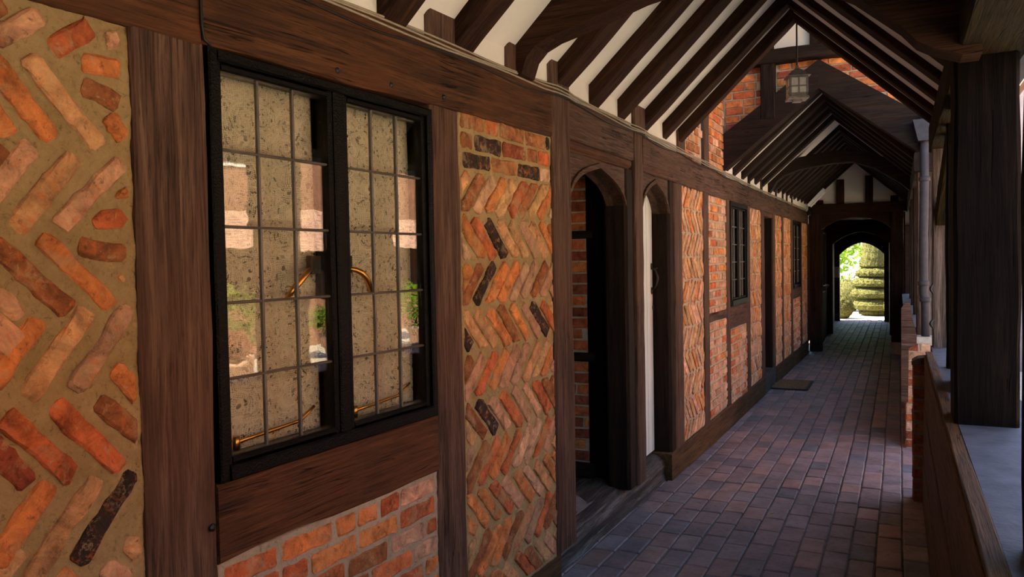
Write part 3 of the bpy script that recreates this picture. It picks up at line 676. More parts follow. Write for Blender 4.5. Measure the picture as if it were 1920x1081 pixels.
# ================================================================== WINDOWS
def window(name, s0, s1, z0, z1, label, cols, rows, curtain, fw=0.030, near=False):
    w = empty(name, LW((s0 + s1) / 2, z0, 0), label, 'window', kind='structure')
    mid = (s0 + s1) / 2; T = 'black_gloss'
    def bar(nm, a0, a1, c0, c1, o0, o1, par, mat=T, ch=.005):
        if a1 - a0 > c1 - c0: return hbeam(nm, a0, a1, c0, c1, par, mat, o0, o1, cham=ch, jit=.0012 if near else 0, wave=0, seg=.1)
        return vpost(nm, a0, a1, c0, c1, par, mat, o0, o1, cham=ch, jit=.0012 if near else 0, wave=0, seg=.1)
    fr = empty('frame', LW(mid, z0, 0), parent=w)
    bar('jamb', s0, s0 + fw, z0, z1, -.09, .018, fr); bar('jamb', s1 - fw, s1, z0, z1, -.09, .018, fr)
    bar('head', s0 + fw, s1 - fw, z1 - fw, z1, -.09, .018, fr); bar('sill', s0 + fw, s1 - fw, z0, z0 + fw * 1.35, -.09, .022, fr)
    bar('mullion', mid - .024, mid + .024, z0 + fw, z1 - fw, -.09, .010, fr)
    for sgn, (a, b) in ((-1, (s0 + fw, mid - .024)), (1, (mid + .024, s1 - fw))):
        c = empty('casement', LW((a + b) / 2, z0, 0), parent=w)
        zb, zt = z0 + fw * 1.35, z1 - fw; st = 0.021
        bar('stile', a, a + st, zb, zt, -.05, .004, c); bar('stile', b - st, b, zb, zt, -.05, .004, c)
        bar('stile', a + st, b - st, zt - st, zt, -.05, .004, c); bar('stile', a + st, b - st, zb, zb + st, -.05, .004, c)
        ga, gb, gz0, gz1 = a + st, b - st, zb + st, zt - st; ow = (gb - ga) / cols; oh = (gz1 - gz0) / rows
        for i in range(cols):
            for j in range(rows):
                mm = MB(); q = .0045
                y0, y1, h0, h1 = ga + i * ow + q * (i > 0), ga + (i + 1) * ow - q * (i < cols - 1), gz0 + j * oh + q * (j > 0), gz0 + (j + 1) * oh - q * (j < rows - 1)
                ang = R.uniform(-.006, .006) * near; an2 = R.uniform(-.006, .006) * near; ym, zm = (y0 + y1) / 2, (h0 + h1) / 2
                def G(u, v, h): return LW(u, v, -.018 + h + (u - ym) * ang + (v - zm) * an2)
                mm.prism([(y0, h0), (y1, h0), (y1, h1), (y0, h1)], 0, .003, G)
                mm.build('pane', 'glass', c)
        wd_ = .0075 if near else .011
        for i in range(1, cols): bar('came', ga + i * ow - wd_ / 2, ga + i * ow + wd_ / 2, gz0, gz1, -.024, -.008, c, 'lead', .003)
        for j in range(1, rows): bar('came', ga, gb, gz0 + j * oh - wd_ / 2, gz0 + j * oh + wd_ / 2, -.024, -.0065, c, 'lead', .003)
        if near:                                   # brass cockspur handle and stay behind the glass
            zc = z0 + .56; e = b - .02 if sgn < 0 else a + .02; d = -sgn * -1
            mm = MB(); hx = e - (.030 if sgn < 0 else -.030)
            mm.box(-.022, .022, -.010, .010, -.028, .028)
            ct = link('catch_plate', mm.mesh('catch_plate'), 'iron', c, Matrix.Translation(Vector(LW(hx, zc + .01, -.045))) @ Matrix.Rotation(math.pi / 2, 4, 'Z'))
            mm = MB(); k = -1 if sgn < 0 else 1
            mm.tube([LW(hx + k * (.012 + .11 * t), zc - .085 * t * t - .005, -.045 + .02 * math.sin(t * 3)) for t in (0, .2, .4, .6, .8, 1)], [.008, .0095, .0105, .011, .0105, .007], 8)
            mm.build('catch_lever', 'brass', c, smooth=True)
            mm = MB(); z_ = gz0 + .022
            mm.tube([LW(ga + .05 + (gb - ga - .10) * t, z_ + .018 * t + (.03 * (t - .8) * 5 if t > .8 else 0), -.040) for t in (0, .2, .4, .6, .8, .9, 1)], .0055, 6)
            mm.tube([LW(ga + .05, z_ - .02, -.040), LW(ga + .05, z_ + .016, -.040)], .010, 8)
            mm.build('stay_bar', 'brass', c, smooth=True)
    return w
window('window_1', 1.452, 2.456, 1.086, 2.222, 'black two-casement leaded window with lace curtains behind it', 3, 5, None, 0.030, True)
window('window_2', 7.722, 8.60, 1.18, 2.215, 'dark leaded window between the far brick panels', 3, 5, None, 0.045)
window('window_3', 12.28, 13.16, 1.185, 2.21, 'small leaded window closest to the archway', 3, 5, None, 0.045)
def curtain(name, s0, s1, z0, z1, off, mat, folds, amp, label, cat, group=None):
    mm = MB(); a, b = 60, 10; vs = []; fs = []
    for j in range(b + 1):
        for i in range(a + 1):
            s = s0 + (s1 - s0) * i / a; z = z0 + (z1 - z0) * j / b
            vs.append(LW(s, z, off + amp * math.sin(i / a * folds * 2 * math.pi + 1.3) * (1 - .25 * j / b) + amp * .5 * noise.noise(Vector((s * 9, z * 1.5, 0)))))
    for j in range(b):
        for i in range(a): fs.append((j * (a + 1) + i, j * (a + 1) + i + 1, (j + 1) * (a + 1) + i + 1, (j + 1) * (a + 1) + i))
    mm.add(vs, fs); o = mm.build(name, mat, smooth=True); tag(o, label, cat, group)
    sd = o.modifiers.new('thick', 'SOLIDIFY'); sd.thickness = .0006
    return o
curtain('lace_curtain', 1.46, 1.925, 1.10, 2.21, -.085, 'lace', 2.2, .012, 'beige lace curtain in the casement beside the herringbone wall end', 'curtain', 'lace curtains')
curtain('lace_curtain', 1.985, 2.435, 1.10, 2.21, -.085, 'lace', 2.2, .012, 'beige lace curtain in the casement closer to the arched doors', 'curtain', 'lace curtains')
for s0 in (7.76, 7.90):
    pass
curtain('net_curtain', 7.76, 8.12, 1.2, 2.19, -.10, 'curtain_plain', 6, .02, 'pale pleated curtain behind the second leaded window', 'curtain')

# ================================================================== DOORWAYS
def arch_pts(a, b, zs, za, n=10):
    """four-centred arch from a to b, springing zs, crown za (left to right)."""
    out = []
    for i in range(n + 1):
        t = i / n; u = abs(2 * t - 1); z = zs + (za - zs) * (.5 * (1 - u) + .5 * (1 - u ** 5))
        out.append((a + (b - a) * t, z))
    return out
def doorway(name, s0, s1, z0, zs, za, ztop, label, jl, jr, parent=None):
    d = empty(name, LW((s0 + s1) / 2, z0, 0), label, 'doorway', kind='structure')
    ap = arch_pts(s0, s1, zs, za, 14)
    head = ap + [(s1 + .02, zs - .06)] * 0 + [(s1, ztop), (s0, ztop)]
    o = xprism('arched_head', head, wx((s0 + s1) / 2) - .13, wx((s0 + s1) / 2) - .012, 'yz', 'timber', d)
    ap2 = arch_pts(s0, s1, zs + .0, za, 14); rim = [(p[0], p[1] + .0) for p in ap2] + [(p[0], p[1] + .028) for p in ap2[::-1]]
    xprism('arch_moulding', rim, wx((s0 + s1) / 2) - .08, wx((s0 + s1) / 2) + .002, 'yz', 'timber', d)
    hbeam('drip_mould', s0 - .01, s1 + .06, ztop, ztop + .065, d, 'timber_rail', -.10, .012, cham=.02, jit=.002)
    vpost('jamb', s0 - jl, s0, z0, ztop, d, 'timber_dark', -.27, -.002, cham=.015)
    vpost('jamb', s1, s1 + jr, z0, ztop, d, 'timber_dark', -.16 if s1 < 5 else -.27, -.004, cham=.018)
    return d
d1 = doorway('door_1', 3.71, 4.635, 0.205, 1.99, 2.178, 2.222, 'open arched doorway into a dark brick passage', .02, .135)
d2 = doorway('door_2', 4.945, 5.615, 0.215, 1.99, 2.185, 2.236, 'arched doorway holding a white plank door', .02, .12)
# inside of doorway 1: brick side wall of the passage
def PWf(s, z, h): return (-s, 4.80 - h, z)      # s = -x : faces -Y ; s grows to the dark
wp_ = empty('wall_passage', (-2.3, 4.86, 0.2), 'brick side wall inside the open doorway', 'wall', kind='structure')
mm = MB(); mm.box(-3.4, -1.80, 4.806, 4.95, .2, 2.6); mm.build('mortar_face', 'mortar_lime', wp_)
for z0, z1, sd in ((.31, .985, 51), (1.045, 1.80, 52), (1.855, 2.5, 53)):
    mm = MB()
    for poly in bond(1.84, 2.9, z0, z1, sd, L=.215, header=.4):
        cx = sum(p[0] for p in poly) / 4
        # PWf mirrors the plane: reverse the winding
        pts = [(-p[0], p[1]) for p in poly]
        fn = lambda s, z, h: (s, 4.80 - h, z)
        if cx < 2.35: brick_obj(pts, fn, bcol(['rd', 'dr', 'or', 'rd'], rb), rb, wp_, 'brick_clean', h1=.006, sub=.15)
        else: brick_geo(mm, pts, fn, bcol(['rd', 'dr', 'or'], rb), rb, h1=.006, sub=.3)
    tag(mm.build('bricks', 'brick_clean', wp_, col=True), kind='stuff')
for z0, z1 in ((.985, 1.045), (1.80, 1.855)):
    timber('strip', (-2.9, 4.79, (z0 + z1) / 2), (-1.80, 4.79, (z0 + z1) / 2), (0, 0, 1), z1 - z0, .03, 'timber_dark', wp_)
timber('plinth', (-2.9, 4.785, .255), (-1.80, 4.785, .255), (0, 0, 1), .11, .04, 'timber_dark', wp_)
timber('inner_post', (-1.765, 4.85, .2), (-1.765, 4.85, 2.4), (1, 0, 0), .16, .12, 'timber_black', wp_)
mm = MB(); mm.box(-3.4, -1.65, 3.3, 4.82, .10, .205); mm.build('passage_floor', 'mortar_floor', wp_)
# white plank door leaf in doorway 2
leaf = empty('leaf', (-1.66, 5.3, .235), parent=d2)
s = 4.93
for k, w in enumerate((.12, .135, .14, .13, .15)):
    mm = MB(); e = .004
    mm.prism([(s + e, .235), (s + w - e, .235), (s + w, .235), (s + w, 2.20), (s + w - e, 2.20), (s + e, 2.2), (s, 2.2), (s, .235)], 0, .03, lambda u, v, h: (-1.672 + h, u, v))
    mm.prism([(s + .006, .236), (s + w - .006, .236), (s + w - .006, 2.199), (s + .006, 2.199)], .03, .036, lambda u, v, h: (-1.672 + h, u, v))
    mm.build('plank', 'white_paint', leaf); s += w
hd = empty('handle', (-1.645, 5.575, 1.4), parent=d2)
def circ(y, z, r, name):
    mm = MB(); mm.lathe([(r * .6, 0), (r, .002), (r * .9, .007), (r * .3, .011)], (0, 0), 12)
    return link(name, mm.mesh(name, smooth=True), 'iron', hd, Matrix.Translation((-1.637, y, z)) @ Matrix.Rotation(math.pi / 2, 4, 'Y') @ Matrix.Diagonal((1.6, 1, 1, 1)))
circ(5.57, 1.605, .016, 'top_plate'); circ(5.57, 1.425, .017, 'bottom_plate'); circ(5.60, 1.30, .013, 'keyhole')
mm = MB(); mm.tube([(-1.63, 5.57, 1.60), (-1.603, 5.572, 1.575), (-1.586, 5.575, 1.52), (-1.60, 5.572, 1.46), (-1.628, 5.57, 1.43)], [.006, .0065, .009, .0065, .006], 8)
mm.tube([(-1.63, 5.57, 1.585), (-1.59, 5.585, 1.592)], .0055, 6); mm.build('grip', 'iron', hd, smooth=True)
# door 3: dark recessed door
d3 = empty('door_3', LW(10.07, .24, 0), 'dark recessed door with a hanging ring, by the doormat', 'door', kind='structure')
for k in range(4):
    mm = MB(); a = 9.72 + k * .175; mm.box(-1.66, -1.625, a + .003, a + .172, .25, 2.2); mm.build('plank', 'timber_dark', d3)
vpost('jamb', 9.72, 9.76, .24, 2.2, d3, 'timber_dark', -.22, -.004); vpost('jamb', 10.36, 10.41, .24, 2.2, d3, 'timber_dark', -.22, -.004)
hbeam('head', 9.74, 10.4, 2.16, 2.215, d3, 'timber', -.2, .0)
mm = MB(); cy, cz = 10.12, 2.00
mm.tube([(-1.612, cy + .055 * math.cos(t), cz + .075 * math.sin(t)) for t in [i * math.pi / 8 for i in range(17)]], .012, 8); mm.build('ring', 'iron', d3, smooth=True)
mm = MB(); mm.prism([(9.76, -.02), (10.58, -.02), (10.58, .22), (10.56, .242), (9.78, .242), (9.76, .22)], -.30, .004, lambda u, v, w: LW(u, v, w)); mm.build('stone_step', 'timber_sill', d3)
# ================================================================== ROOF AND CEILING
RX = -0.66
ce = empty('ceiling', (RX, 6.0, 2.5), 'pitched white plaster ceiling with dark exposed rafters', 'ceiling', kind='structure')
def slope_dir(k): return Vector((1, 0, k)).normalized()
def rafter_pair(y, w, apex, k, dep, mat, parent, left_x=-1.60, right_x=0.27, name='rafter'):
    """two rafters whose undersides meet at (RX, y, apex) with slope k; body above the underside."""
    nl = Vector((-k, 0, 1)).normalized(); nr = Vector((k, 0, 1)).normalized()
    pa = Vector((RX, y, apex))
    pl_ = Vector((left_x, y, apex - k * (RX - left_x))); pr_ = Vector((right_x, y, apex - k * (right_x - RX)))
    a = timber(name, pl_ + nl * dep / 2, pa + nl * dep / 2 + Vector((dep * .5, 0, dep * .5 * k)), (0, 1, 0), w, dep, mat, parent, jit=.005, cham=.008, wave=.006)
    b = timber(name, pr_ + nr * dep / 2, pa + nr * dep / 2 + Vector((-dep * .5, 0, dep * .5 * k)), (0, 1, 0), w, dep, mat, parent, jit=.005, cham=.008, wave=.006)
def plaster(y0, y1, apex, k, gap_l, parent, lx=-1.60, rx=0.42, gap_r=None):
    """plaster skin set `gap` above the rafter undersides, with the roof slab on top."""
    for sgn, xe in ((-1, lx), (1, rx)):
        gap = gap_l if sgn < 0 or gap_r is None else gap_r
        nrm = Vector((sgn * -k if sgn < 0 else k, 0, 1)).normalized() if False else Vector(((-k if sgn < 0 else k), 0, 1)).normalized()
        for nm, g0, g1, mat in (('plaster_slope', gap, gap + .02, 'plaster'), ('roof_slab', gap + .021, gap + .16, 'roof_slab')):
            a0 = Vector((RX, 0, apex)) ; e0 = Vector((xe, 0, apex - k * abs(xe - RX)))
            # ridge points meet in the vertical plane x = RX
            c = math.sqrt(1 + k * k)
            pts = [(xe + nrm.x * g0, e0.z + nrm.z * g0), (RX, apex + g0 * c), (RX, apex + g1 * c), (xe + nrm.x * g1, e0.z + nrm.z * g1)]
            mm = MB(); n = int((y1 - y0) / .5) + 1
            mm.prism(pts, y0, y1, lambda u, v, w: (u, w, v))
            me = mm.mesh(nm)
            import bmesh
            bm = bmesh.new(); bm.from_mesh(me); bmesh.ops.recalc_face_normals(bm, faces=bm.faces); bm.to_mesh(me); bm.free()
            link(nm, me, mat, parent)
A1, K1 = 3.335, 0.945
plaster(-2.2, 6.02, A1, K1, .076, ce, gap_r=.036)
for y, w in ((5.915, .10), (5.54, .11), (5.07, .13), (4.58, .145), (4.115, .15), (3.63, .15), (2.70, .14), (2.25, .13), (1.78, .14), (1.30, .13), (.82, .14), (.34, .13), (-.14, .14), (-.62, .14), (-1.1, .14), (-1.6, .14)):
    rafter_pair(y, w, A1, K1, .12, 'timber_roof', ce)
# arched truss
def arch_truss(y0, y1, low, up, mat, parent):
    o = xprism('arch_brace', low + up[::-1], y0, y1, 'xz', mat, parent)
low = [(-1.585, 2.47), (-1.50, 2.49), (-1.475, 2.56), (-1.43, 2.605), (-1.36, 2.635), (-1.19, 2.675), (-.96, 2.74), (-.66, 2.79), (-.36, 2.73), (-.15, 2.61), (.01, 2.47), (.06, 2.41), (.11, 2.38), (.20, 2.345), (.26, 2.345)]
up = [(-1.585, 2.62), (-1.50, 2.68), (-1.40, 2.78), (-1.30, 2.87), (-1.19, 2.93), (-.96, 2.95), (-.66, 2.97), (-.36, 2.97), (-.15, 2.95), (.01, 2.80), (.10, 2.72), (.16, 2.66), (.20, 2.62), (.26, 2.56)]
arch_truss(3.13, 3.27, low, up, 'timber_roof', ce)
# second roof
A2, K2 = 3.23, 0.90
plaster(7.70, 14.6, A2, K2, .055, ce, rx=.40)
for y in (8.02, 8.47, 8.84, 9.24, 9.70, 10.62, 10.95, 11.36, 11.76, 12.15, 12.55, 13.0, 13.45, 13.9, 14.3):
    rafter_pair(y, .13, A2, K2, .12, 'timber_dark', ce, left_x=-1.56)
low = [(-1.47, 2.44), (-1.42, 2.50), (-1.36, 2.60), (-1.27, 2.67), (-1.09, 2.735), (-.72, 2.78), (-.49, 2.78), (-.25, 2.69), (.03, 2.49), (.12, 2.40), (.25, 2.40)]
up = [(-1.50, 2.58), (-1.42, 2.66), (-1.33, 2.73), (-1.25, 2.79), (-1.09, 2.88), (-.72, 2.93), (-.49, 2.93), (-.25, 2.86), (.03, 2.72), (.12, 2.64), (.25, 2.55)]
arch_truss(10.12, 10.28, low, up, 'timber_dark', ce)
# cover over the gap between the roofs
mm = MB(); mm.box(-1.8, .75, 5.9, 7.75, 4.12, 4.25); mm.build('gap_cover', 'timber_dark', ce)

# ================================================================== GABLE BETWEEN THE ROOFS
ga = empty('wall_gable', (RX, 7.66, 2.5), 'brick and timber gable where the second roof starts', 'gable', kind='structure')
def GF(x, z, h): return (x, 7.66 - h, z)
UL = lambda x: 3.43 - .70 * abs(x + .645)       # upper edge of the barge timbers
mm = MB(); mm.prism([(-1.6, 2.6), (.45, 2.6), (.45, 4.2), (-1.6, 4.2)][:0] or [(-1.6, 2.76), (-.645, 3.34), (.45, 2.62), (.45, 4.2), (-1.6, 4.2)], 7.668, 7.78, lambda u, v, w: (u, w, v))
mm.build('mortar_face', 'mortar_lime', ga)
mm = MB()
for (x0, x1, z0, z1, sd) in ((-1.50, -1.155, 2.8, 3.47, 61), (-1.02, -.64, 3.0, 3.47, 62), (-.64, .34, 2.6, 3.47, 63)):
    for poly in bond(x0, x1, z0, z1, sd, header=.35):
        poly = clip_half(poly, [(lambda p: p[1] - (3.43 - .70 * (-.645 - p[0])) - .006) if x1 < -.6 else (lambda p: p[1] - (3.43 - .70 * (p[0] + .645)) - .006)])
        if len(poly) > 2 and area(poly) > .001: brick_obj(poly, GF, bcol(['or', 'rd', 'dr', 'or'], rb), rb, ga, 'brick_clean', h1=.005, sub=.15)
timber('collar', (-1.45, 7.60, 3.515), (.25, 7.60, 3.505), (0, 0, 1), .12, .14, 'timber_dark', ga)
timber('stud', (-1.088, 7.61, 2.95), (-1.088, 7.61, 3.47), (1, 0, 0), .13, .10, 'timber_dark', ga)
timber('stud', (-.64, 7.61, 3.56), (-.64, 7.61, 4.1), (1, 0, 0), .16, .10, 'timber_dark', ga)
timber('stud', (-1.10, 7.61, 3.56), (-1.10, 7.61, 4.1), (1, 0, 0), .13, .10, 'timber_dark', ga)
mm = MB(); mm.box(-1.5, .3, 7.64, 7.67, 3.565, 4.1); mm.build('plaster_panel', 'plaster', ga)
for sgn in (-1, 1):                                # broad barge timbers
    xe = -1.50 if sgn < 0 else .24
    pts = [(xe, 3.18 - .80 * abs(xe + .645)), (-.645, 3.18), (-.645, 3.44), (xe, 3.44 - .70 * abs(xe + .645))]
    xprism('barge_timber', pts, 7.57, 7.73, 'xz', 'timber_dark', ga)

# ================================================================== RIGHT SIDE: PARAPET, POSTS, PLATE
wr = empty('wall_right', (.3, 4.0, 0), 'low timber-faced parapet with posts open to the courtyard', 'wall', kind='structure')
def along(name, x0, x1, y0, y1, z0, z1, mat, **k):
    return timber(name, ((x0 + x1) / 2, y0, (z0 + z1) / 2), ((x0 + x1) / 2, y1, (z0 + z1) / 2), (0, 0, 1), z1 - z0, x1 - x0, mat, wr, **k)
along('board', .148, .185, -1.6, 5.70, .66, 1.00, 'timber_oak', cham=.004, jit=.003)
along('board', .143, .183, -1.6, 5.70, .34, .655, 'timber_oak', cham=.004, jit=.003)
along('board', .138, .181, -1.6, 5.70, -.02, .335, 'timber_oak', cham=.004, jit=.003)
along('edge_strip', .155, .197, -1.6, 5.70, 1.001, 1.022, 'timber_oak', cham=.003, jit=.002)
mm = MB(); mm.box(.19, .43, -1.6, 5.84, -.05, .97); mm.build('wall_core', 'mortar_floor', wr)
mm = MB(); mm.box(.198, .47, -1.6, 6.14, .972, 1.018); mm.build('ledge', 'ledge_lead', wr)
def rpost(x0, x1, y0, y1, z0, z1, mat, name='post', **k):
    return timber(name, ((x0 + x1) / 2, (y0 + y1) / 2, z0), ((x0 + x1) / 2, (y0 + y1) / 2, z1), (1, 0, 0), x1 - x0, y1 - y0, mat, wr, **k)
rpost(.235, .46, 1.74, 1.95, 1.018, 2.37, 'timber_black')
rpost(.185, .392, 3.30, 3.54, 1.018, 2.37, 'timber_black', cham=.012)
rpost(.238, .33, 4.90, 5.00, 1.018, 2.37, 'timber_black')
rpost(.236, .42, 4.02, 4.46, 1.018, 2.37, 'timber_black')
gp = rpost(.205, .315, 6.02, 6.13, 1.018, 2.37, 'timber_weathered')
for z in (1.18, 1.42):
    mm = MB(); mm.tube([(.212, 6.01, z - .03), (.200, 6.0, z - .012), (.197, 6.0, z), (.200, 6.0, z + .012), (.212, 6.01, z + .03)], [.008, .011, .013, .011, .008], 8); mm.build('gate_hinge', 'iron', wr)
along('wall_plate', .19, .44, -2.3, 6.2, 2.37, 2.55, 'timber_plate', jit=.006)
timber('brace', (.29, 5.25, 2.36), (.26, 6.0, 1.9), (1, 0, 0), .08, .12, 'timber_plate', wr)
timber('brace', (.29, 8.5, 2.36), (.24, 7.78, 1.95), (1, 0, 0), .08, .12, 'timber_plate', wr)
# brick pier at the gate side of the near parapet
mm = MB(); mm.box(.085, .20, 5.712, 5.85, -.05, .93); mm.build('pier_core', 'mortar_floor', wr)
for k in range(12):
    z = .03 + k * .0755; a = MB(); brick_geo(a, [(.083, z), (.19, z), (.19, z + .064), (.083, z + .064)], lambda s, zz, h: (s, 5.712 - h, zz), bcol(['dr', 'br'], rb), rb, h1=.006, sub=.2)
    a.build('brick', 'brick_clean', wr, col=True)
    a = MB(); brick_geo(a, [(-5.85, z), (-5.715, z), (-5.715, z + .064), (-5.85, z + .064)], lambda s, zz, h: (.085 - h, -s, zz), bcol(['dr', 'br'], rb), rb, h1=.006, sub=.2)
    a.build('brick', 'brick_clean', wr, col=True)
mm = MB(); mm.prism([(.075, .93), (.21, .93), (.21, .965), (.17, .985), (.11, .975), (.08, .955)], 5.70, 5.86, lambda u, v, w: (u, w, v)); mm.build('pier_cap', 'timber_oak', wr)
# far pier and far parapet
mm = MB(); mm.box(.055, .25, 7.41, 7.75, -.05, .90); mm.build('pier_core', 'mortar_lime', wr)
for k in range(12):
    z = .005 + k * .0755
    for (a0, a1) in (((.052, .15), (.16, .25)) if k % 2 else ((.052, .20), (.21, .25))):
        a = MB(); brick_geo(a, [(a0, z), (a1, z), (a1, z + .064), (a0, z + .064)], lambda s, zz, h: (s, 7.41 - h, zz), bcol(['rd', 'pl', 'dr', 'gy'], rb), rb, h1=.006, sub=.2)
        a.build('brick', 'brick', wr, col=True)
    a = MB(); brick_geo(a, [(-7.75, z), (-7.41, z), (-7.41, z + .064), (-7.75, z + .064)], lambda s, zz, h: (.055 - h, -s, zz), bcol(['rd', 'dr'], rb), rb, h1=.006, sub=.2)
    a.build('brick', 'brick', wr, col=True)
mm = MB(); mm.box(.10, .27, 7.42, 7.76, .90, .955); mm.build('cap_stone', 'stone', wr)
xprism('end_board', [(.018, .40), (.018, 1.20), (.05, 1.25), (.085, 1.25), (.10, 1.14), (.135, .98), (.135, .90), (.075, .86), (.07, .40)], 7.36, 7.405, 'xz', 'timber', wr)
along('board', .06, .10, 7.75, 14.5, .0, .50, 'timber_oak'); along('board', .06, .10, 7.75, 14.5, .505, .97, 'timber_oak')
mm = MB(); mm.box(.10, .36, 7.75, 14.5, -.05, .965); mm.build('wall_core', 'mortar_floor', wr)
mm = MB(); mm.box(.05, .40, 7.76, 14.5, .972, 1.01); mm.build('ledge', 'ledge_lead', wr)
along('wall_plate', .12, .38, 7.5, 14.6, 2.37, 2.53, 'timber_dark')
for y, w in ((7.62, .10), (9.4, .14), (11.2, .14), (12.9, .14)): rpost(.14, .27, y, y + w, 1.01 if y > 7.7 else .955, 2.37, 'timber_weathered' if y < 9 else 'timber_dark')

# ================================================================== FAR END: PANELLED GABLE, PASSAGE, ARCHES
wf = empty('wall_far', (-.65, 14.6, 0), 'timber end wall with plaster panels above an arched opening', 'wall', kind='structure')
timber('post', (-1.30, 14.55, -.02), (-1.30, 14.55, 2.45), (1, 0, 0), .20, .2, 'timber_roof', wf)
timber('post', (-.02, 14.55, .20), (-.02, 14.55, 2.45), (1, 0, 0), .19, .2, 'timber_roof', wf)
mm = MB(); mm.box(-.135, .09, 14.43, 14.68, -.02, .20); mm.build('post_base', 'stone', wf)
timber('tie_beam', (-1.55, 14.55, 2.48), (.40, 14.55, 2.47), (0, 0, 1), .17, .22, 'timber_roof', wf)
ar = [(-1.21 + 1.10 * i / 12, 2.12 + .20 * (1 - abs(i / 6 - 1) ** 2.4)) for i in range(13)]
xprism('arched_head', ar + [(-.11, 2.41), (-1.21, 2.41)], 14.50, 14.62, 'xz', 'timber_roof', wf)
mm = MB(); mm.prism([(-1.52, 2.5), (.25, 2.5), (-.645, 3.32)], 14.60, 14.66, lambda u, v, w: (u, w, v)); mm.build('plaster_panel', 'plaster', wf)
for x, zt in ((-.90, 2.98), (-.45, 3.02), (-.06, 2.66), (-1.24, 2.64)): timber('stud', (x, 14.55, 2.55), (x, 14.55, zt), (1, 0, 0), .12, .12, 'timber_roof', wf)
# passage beyond
wpn = empty('wall_archway', (-.75, 18, 0), 'dark timber passage leading to the garden arch', 'passage', kind='structure')
def slab(name, pts, z0, z1, mat, parent):
    mm = MB(); mm.prism(pts, z0, z1, lambda u, v, w: (u, v, w))
    return mm.build(name, mat, parent)
# left side with a window opening
for (y0, y1, z0, z1) in ((14.66, 16.2, 0, 2.4), (16.2, 17.4, 0, .95), (16.2, 17.4, 2.15, 2.4), (17.4, 21.6, 0, 2.4)):
    xa, xb = -1.27 - .03 * (y0 - 14.6), -1.27 - .03 * (y1 - 14.6)
    slab('side_wall', [(xa, y0), (xb, y1), (xb - .15, y1), (xa - .15, y0)], z0 - .02, z1, 'timber_roof', wpn)
timber('window_bar', (-1.36, 16.8, 1.05), (-1.36, 16.8, 2.05), (0, 1, 0), .05, .05, 'timber_dark', wpn)
timber('window_bar', (-1.33, 16.2, 1.06), (-1.37, 17.4, 1.06), (0, 0, 1), .05, .14, 'timber_oak', wpn)
slab('side_wall', [(-.06, 14.66), (.1, 14.66), (-.05, 21.6), (-.22, 21.6)], -.02, 2.4, 'timber_roof', wpn)
slab('passage_ceiling', [(-1.8, 14.66), (.4, 14.66), (.4, 21.7), (-1.8, 21.7)], 2.4, 2.6, 'timber_dark', wpn)
slab('sun_baffle', [(-2.55, 15.4), (-1.4, 15.4), (-1.4, 18.2), (-2.55, 18.2)], 2.42, 2.5, 'roof_slab', wpn)  # unseen overhang added to keep direct sun off the passage floor
def stone_arch(y, xa, xb, zs, za, ztop, depth, mat, jw, name='arch'):
    pts = [(xa - jw, 0), (xa, 0), (xa, zs)]
    for i in range(1, 12):
        t = i / 12; u = abs(2 * t - 1); pts.append((xa + (xb - xa) * t, zs + (za - zs) * (.75 * (1 - u ** 2.2) + .25 * (1 - u))))
    pts += [(xb, zs), (xb, 0), (xb + jw, 0), (xb + jw, ztop), (xa - jw, ztop)]
    mm = MB(); mm.prism(pts, y, y + depth, lambda u, v, w: (u, w, v)); me = mm.mesh(name)
    import bmesh
    bm = bmesh.new(); bm.from_mesh(me); bmesh.ops.triangulate(bm, faces=bm.faces); bmesh.ops.recalc_face_normals(bm, faces=bm.faces); bm.to_mesh(me); bm.free()
    return link(name, me, mat, wpn)
stone_arch(17.9, -1.27, -.17, 1.92, 2.17, 2.42, .14, 'timber_roof', .2)
stone_arch(21.45, -1.355, -.325, 1.70, 2.00, 2.12, .22, 'timber_weathered', .12, 'garden_arch')
mm = MB(); mm.box(-2.2, -1.47, 21.5, 21.75, -.02, 2.7); mm.box(-.21, 1.2, 21.5, 21.75, -.02, 2.7); mm.box(-1.47, -.21, 21.5, 21.75, 2.11, 2.7); mm.build('arch_wall', 'timber_dark', wpn)

# ================================================================== SHELL OF THE HOUSE (blocks the sun as the real house does)
sh = empty('wall_house', (-3.4, 6, 0), 'house behind the half-timbered wall', 'wall', kind='structure')
mm = MB(); mm.box(-3.5, -3.4, -1.6, 15, .0, 2.9); mm.build('room_back', 'room', sh)
mm = MB(); mm.box(-3.5, -1.68, -1.6, 15, 0, .10); mm.build('room_floor', 'room', sh)
mm = MB(); mm.box(-3.5, -1.60, -1.6, 15, 2.6, 2.9); mm.build('room_ceiling', 'room', sh)
for y in (-1.6, 3.3, 14.9):
    mm = MB(); mm.box(-3.4, -1.72, y, y + .1, .1, 2.6); mm.build('room_partition', 'room', sh)
mm = MB(); mm.box(-3.4, -1.90, 4.96, 5.06, .1, 2.6); mm.build('room_partition', 'room', sh)
mm = MB(); mm.box(-6.5, -1.66, -1.6, 14.95, 2.9, 4.3); mm.prism([(-6.7, 4.3), (-1.45, 4.3), (-4.0, 6.4)], -1.6, 14.95, lambda u, v, w: (u, w, v)); mm.build('upper_storey', 'house_wall', sh)

# boards added behind the camera to shut out rear light; the walk runs on
wb = empty('light_screen_back', (-.6, -2.3, 0), 'unseen board screen added behind the viewer to block light', 'wall', kind='structure')
for k in range(8):
    mm = MB(); mm.box(-1.75 + k * .28, -1.475 + k * .28, -2.35, -2.28, -.02, 3.5); mm.build('board', 'timber_dark', wb)
for k in range(3):  # added side boards, cutting light from the opening nearest the camera
    mm = MB(); mm.box(.20, .26, -2.3 + k * .6, -1.705 + k * .6, 1.0, 2.4); mm.build('board', 'timber_dark', wb)

